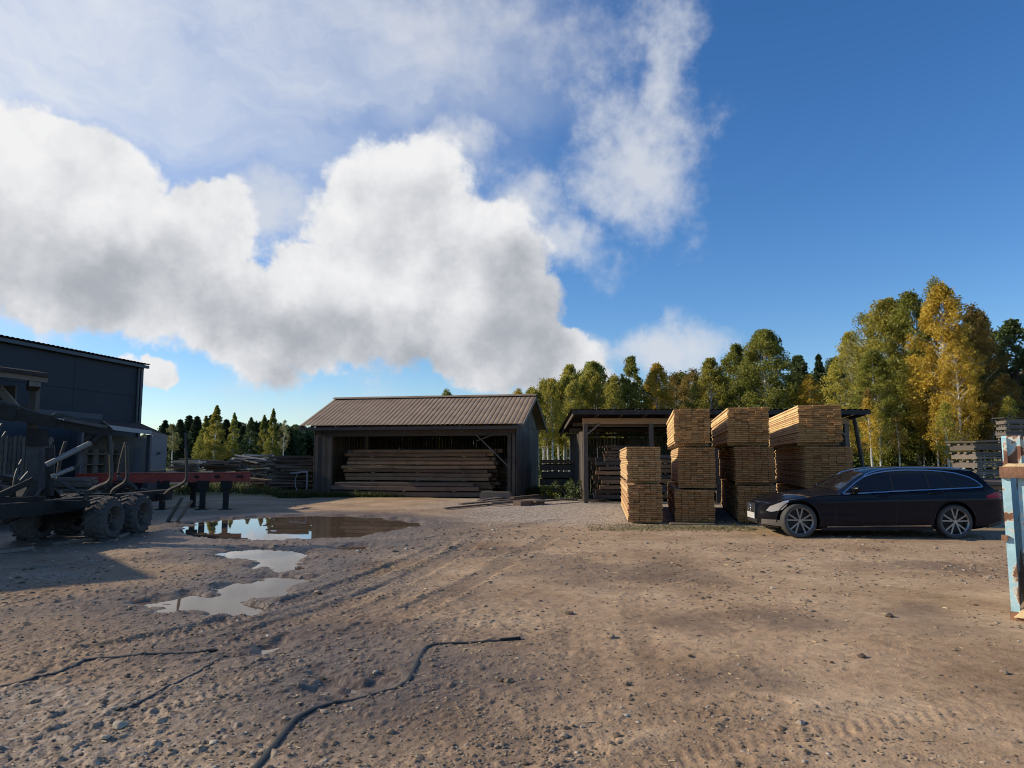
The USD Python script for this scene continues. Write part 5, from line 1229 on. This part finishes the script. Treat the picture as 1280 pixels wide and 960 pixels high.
# far treeline at the left
for a in [
 ('spruceA','dark_spruce',222,105,523,'dark spruce nearest the annex roof in the far treeline',(D_,'needle'),2.0), ('spruceA','dark_spruce',243,110,519,'second dark spruce from the annex in the far treeline',(D_,'needle'),2.1),
 ('spire','far_birch',253,100,520,'green birch left of the tallest far birch',(W_,'leaf_green'),1.2), ('spire','far_birch',267,96,507,'tallest yellow-green birch of the far left treeline',(W_,'leaf_yellowgreen'),1.3),
 ('spire','far_birch',289,104,516,'slim pointed birch right of the tallest far birch',(W_,'leaf_green'),1.0), ('spruceB','dark_spruce',301,110,531,'small dark spruce in the dip of the far treeline',(D_,'needle'),2.2),
 ('spire','far_birch',310,100,522,'birch with a dark green crown right of the dip',(W_,'leaf_dark'),1.3), ('spire','far_birch',328,102,519,'second tall birch of the far treeline, above the slab heaps',(W_,'leaf_green'),1.1),
 ('spire','far_birch',339,98,511,'tall slim birch at the right of the far treeline',(W_,'leaf_green'),.9), ('bareA','bare_birch',353,96,525,'sparse pale birch at the right end of the far treeline',(W_,'leaf_pale'),.9),
 ('spruceB','dark_spruce',233,118,518,'dark spruce between the first two of the far treeline',(D_,'needle'),2.4), ('spruceA','dark_spruce',280,116,523,'dark spruce behind the slim pointed birch',(D_,'needle'),2.3),
 ('spruceA','dark_spruce',318,118,527,'dark spruce behind the second tall far birch',(D_,'needle'),2.3), ('spruceB','dark_spruce',345,118,531,'dark spruce behind the slim right-hand far birch',(D_,'needle'),2.6),
 ('thin','far_birch',215,96,530,'thin birch beside the far corner of the annex',(W_,'leaf_pale'),1.5), ('spruceA','dark_spruce',295,122,526,'broad dark spruce between the two tall far birches',(D_,'needle'),2.5),
 ('spruceA','dark_spruce',203,112,524,'dark spruce half hidden by the annex',(D_,'needle'),2.0), ('spruceA','dark_spruce',262,122,517,'dark spruce standing behind the tallest far birch',(D_,'needle'),2.4),
 ('spruceA','dark_spruce',333,124,524,'broad dark spruce behind the tall slim right-hand birch',(D_,'needle'),2.4), ('spruceB','dark_spruce',362,122,540,'low dark spruce where the far treeline drops',(D_,'needle'),2.6),
]: tree(*a)
# the dense rows behind: alike slender birches
k = 0
rg = np.random.default_rng(5)
for px in np.arange(662, 775, 5.2):
    tree(['thin', 'thinB'][k % 2], 'slender_birch', px + rg.normal(0, 1.5), 46 + rg.uniform(0, 9), 486 + rg.normal(0, 7) - (px - 660) * .12, ['yellowing', 'green-leaved'][k % 4 == 0] + ' slender white-stemmed birch in the thicket between the sheds', (W_, ['leaf_yellowgreen', 'leaf_green'][k % 4 == 0]), 1.0, ['yellowing', 'green-leaved'][k % 4 == 0] + ' slender birches between the sheds'); k += 1
for px in np.arange(775, 1060, 17):
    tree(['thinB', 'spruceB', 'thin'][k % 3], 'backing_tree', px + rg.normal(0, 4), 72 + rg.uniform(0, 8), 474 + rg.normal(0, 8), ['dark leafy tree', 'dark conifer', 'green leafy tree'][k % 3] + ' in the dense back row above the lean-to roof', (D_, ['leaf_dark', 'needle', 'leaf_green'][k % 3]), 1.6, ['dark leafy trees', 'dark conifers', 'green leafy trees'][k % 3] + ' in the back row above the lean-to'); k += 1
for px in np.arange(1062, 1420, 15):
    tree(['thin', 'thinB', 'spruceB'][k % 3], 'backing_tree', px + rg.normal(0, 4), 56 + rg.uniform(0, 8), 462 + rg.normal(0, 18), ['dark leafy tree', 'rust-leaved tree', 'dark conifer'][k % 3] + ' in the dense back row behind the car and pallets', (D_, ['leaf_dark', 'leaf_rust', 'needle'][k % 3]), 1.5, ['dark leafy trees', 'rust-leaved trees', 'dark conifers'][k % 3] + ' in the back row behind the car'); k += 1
for px in np.arange(1058, 1280, 13):
    tree(['thin', 'thinB'][k % 2], 'young_birch', px + rg.normal(0, 4), 37 + rg.uniform(0, 8), 505 + rg.normal(0, 14), ['golden', 'yellow-green', 'rust-leaved'][k % 3] + ' young white-stemmed birch among the trees behind the car', (W_, ['leaf_gold', 'leaf_yellowgreen', 'leaf_rust'][k % 3]), 1.0, ['golden', 'yellow-green', 'rust-leaved'][k % 3] + ' young birches behind the car'); k += 1
# understorey and the far wood
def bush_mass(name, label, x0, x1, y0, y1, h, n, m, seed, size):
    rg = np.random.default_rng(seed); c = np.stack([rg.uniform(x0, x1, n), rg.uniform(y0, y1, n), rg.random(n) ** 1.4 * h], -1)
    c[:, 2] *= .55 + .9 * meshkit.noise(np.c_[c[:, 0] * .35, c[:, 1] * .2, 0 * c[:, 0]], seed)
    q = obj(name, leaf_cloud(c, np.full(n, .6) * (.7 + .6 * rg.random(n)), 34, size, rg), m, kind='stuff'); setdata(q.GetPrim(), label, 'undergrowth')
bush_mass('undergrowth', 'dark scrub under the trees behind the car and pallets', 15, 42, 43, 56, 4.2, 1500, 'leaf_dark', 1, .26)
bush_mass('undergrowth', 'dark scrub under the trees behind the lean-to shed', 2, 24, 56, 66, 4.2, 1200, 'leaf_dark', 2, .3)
def far_wood(label, px0, px1, Y, top, n, m, seed):
    rg = np.random.default_rng(seed); X0, X1 = P(px0, 600, Y)[0], P(px1, 600, Y)[0]
    x = rg.uniform(X0, X1, n); hh = zat(top, Y) * (.8 + .4 * meshkit.fbm(np.c_[x * .12, 0 * x, 0 * x], 3, seed)); z = rg.random(n) ** .7 * hh
    y = Y + rg.uniform(0, 14, n)
    q = obj('far_wood', leaf_cloud(np.stack([x, y, z], -1), np.full(n, 1.1), 16, .75, rg), m, kind='stuff'); setdata(q.GetPrim(), label, 'wood')
far_wood('dark far wood closing the yard left of the wide shed', 120, 440, 135, 545, 2600, 'needle', 3)
far_wood('mixed far wood behind the slab heaps left of the wide shed', 190, 366, 128, 536, 2600, 'leaf_dark', 9)
far_wood('far wood seen past the wide shed and the right-hand trees', 420, 1500, 150, 528, 5200, 'leaf_dark', 4)
far_wood('far wood beyond the left buildings', -700, 130, 135, 535, 2500, 'needle', 6)

# ------------------------------------------------------------------ grass
def blade_mesh(seed):
    rg = np.random.default_rng(seed); V = []; Fc = []
    for k in range(9):
        a = rg.uniform(0, 6.28); h = rg.uniform(.5, 1.0); o_ = rg.normal(0, .18, 2); d = np.array([math.cos(a), math.sin(a)]); w = np.array([-d[1], d[0]]) * .05; n0 = len(V)
        for s_, t_ in ((0, 0), (.5, .3), (1.0, .75)):
            c = o_ + d * t_ * .45; V += [(*(c - w * (1 - s_ * .9)), h * s_), (*(c + w * (1 - s_ * .9)), h * s_)]
        Fc += [[n0, n0 + 1, n0 + 3], [n0, n0 + 3, n0 + 2], [n0 + 2, n0 + 3, n0 + 5], [n0 + 2, n0 + 5, n0 + 4]]
    return np.array(V), np.array(Fc)
gx_, gy_, gs_ = [], [], []
def grass_area(n, x0, x1, y0, y1, s, pat=.45, seed=0):
    rg = np.random.default_rng(seed); x, y = rg.uniform(x0, x1, n), rg.uniform(y0, y1, n)
    k = meshkit.fbm(np.stack([x * .5, y * .5, 0 * x], -1), 3, 15 + seed) > pat
    gx_.append(x[k]); gy_.append(y[k]); gs_.append(s * rg.uniform(.5, 1.4, k.sum()))
grass_area(1500, 1.6, 5.2, 14.9, 16.4, .05, .52, 1); grass_area(700, 4.6, 12, 15.4, 17.5, .07, .5, 2)
grass_area(2500, -8.8, -4, 28.1, 29.2, .2, .5, 3); grass_area(900, -9.6, -7.9, 27.6, 29, .25, .4, 4)
grass_area(2200, .4, 2.6, 26.6, 32, .3, .42, 5); grass_area(7000, -22, -8, 30, 60, .3, .45, 6); grass_area(3500, 9, 24, 18.5, 40, .25, .45, 7)
x, y, s = map(np.concatenate, (gx_, gy_, gs_))
pr = scatter('grass', [(blade_mesh(k), 'grass', False) for k in range(3)], np.stack([x, y, np.zeros_like(x)], -1), RNG.uniform(0, 6.28, len(x)), s[:, None] * np.ones(3), RNG.integers(0, 3, len(x)))
setdata(pr, label='sparse grass at the feet of the sheds, stacks and yard edge', cat='grass')
def shrub(px, Y, h, m, label, seed):
    rg = np.random.default_rng(seed); t = thing('small_shrub', label, 'shrub', (P(px, 600, Y)[0], Y, 0))
    c = np.stack([rg.normal(0, .35 * h, 26), rg.normal(0, .25 * h, 26), rg.random(26) * h * .85 + .05], -1)
    st = MB()
    for k in range(7): st.tube([(0, 0, 0), c[k] * .6, c[k]], [.015, .01, .005], 5)
    st.build('stems', 'bark_dark', t); obj('foliage', leaf_cloud(c, np.full(26, .22 * h), 40, .07, rg), m, t)
shrub(717, 25.8, .75, 'leaf_dark', 'dark low shrub at the left post of the lean-to', 3)
shrub(689, 27, .5, 'leaf_green', 'small green shrub at the right corner of the wide shed', 4)
shrub(1262, 30, 2.0, 'leaf_yellowgreen', 'yellow-green shrub above the pallet stack at the right edge', 5)
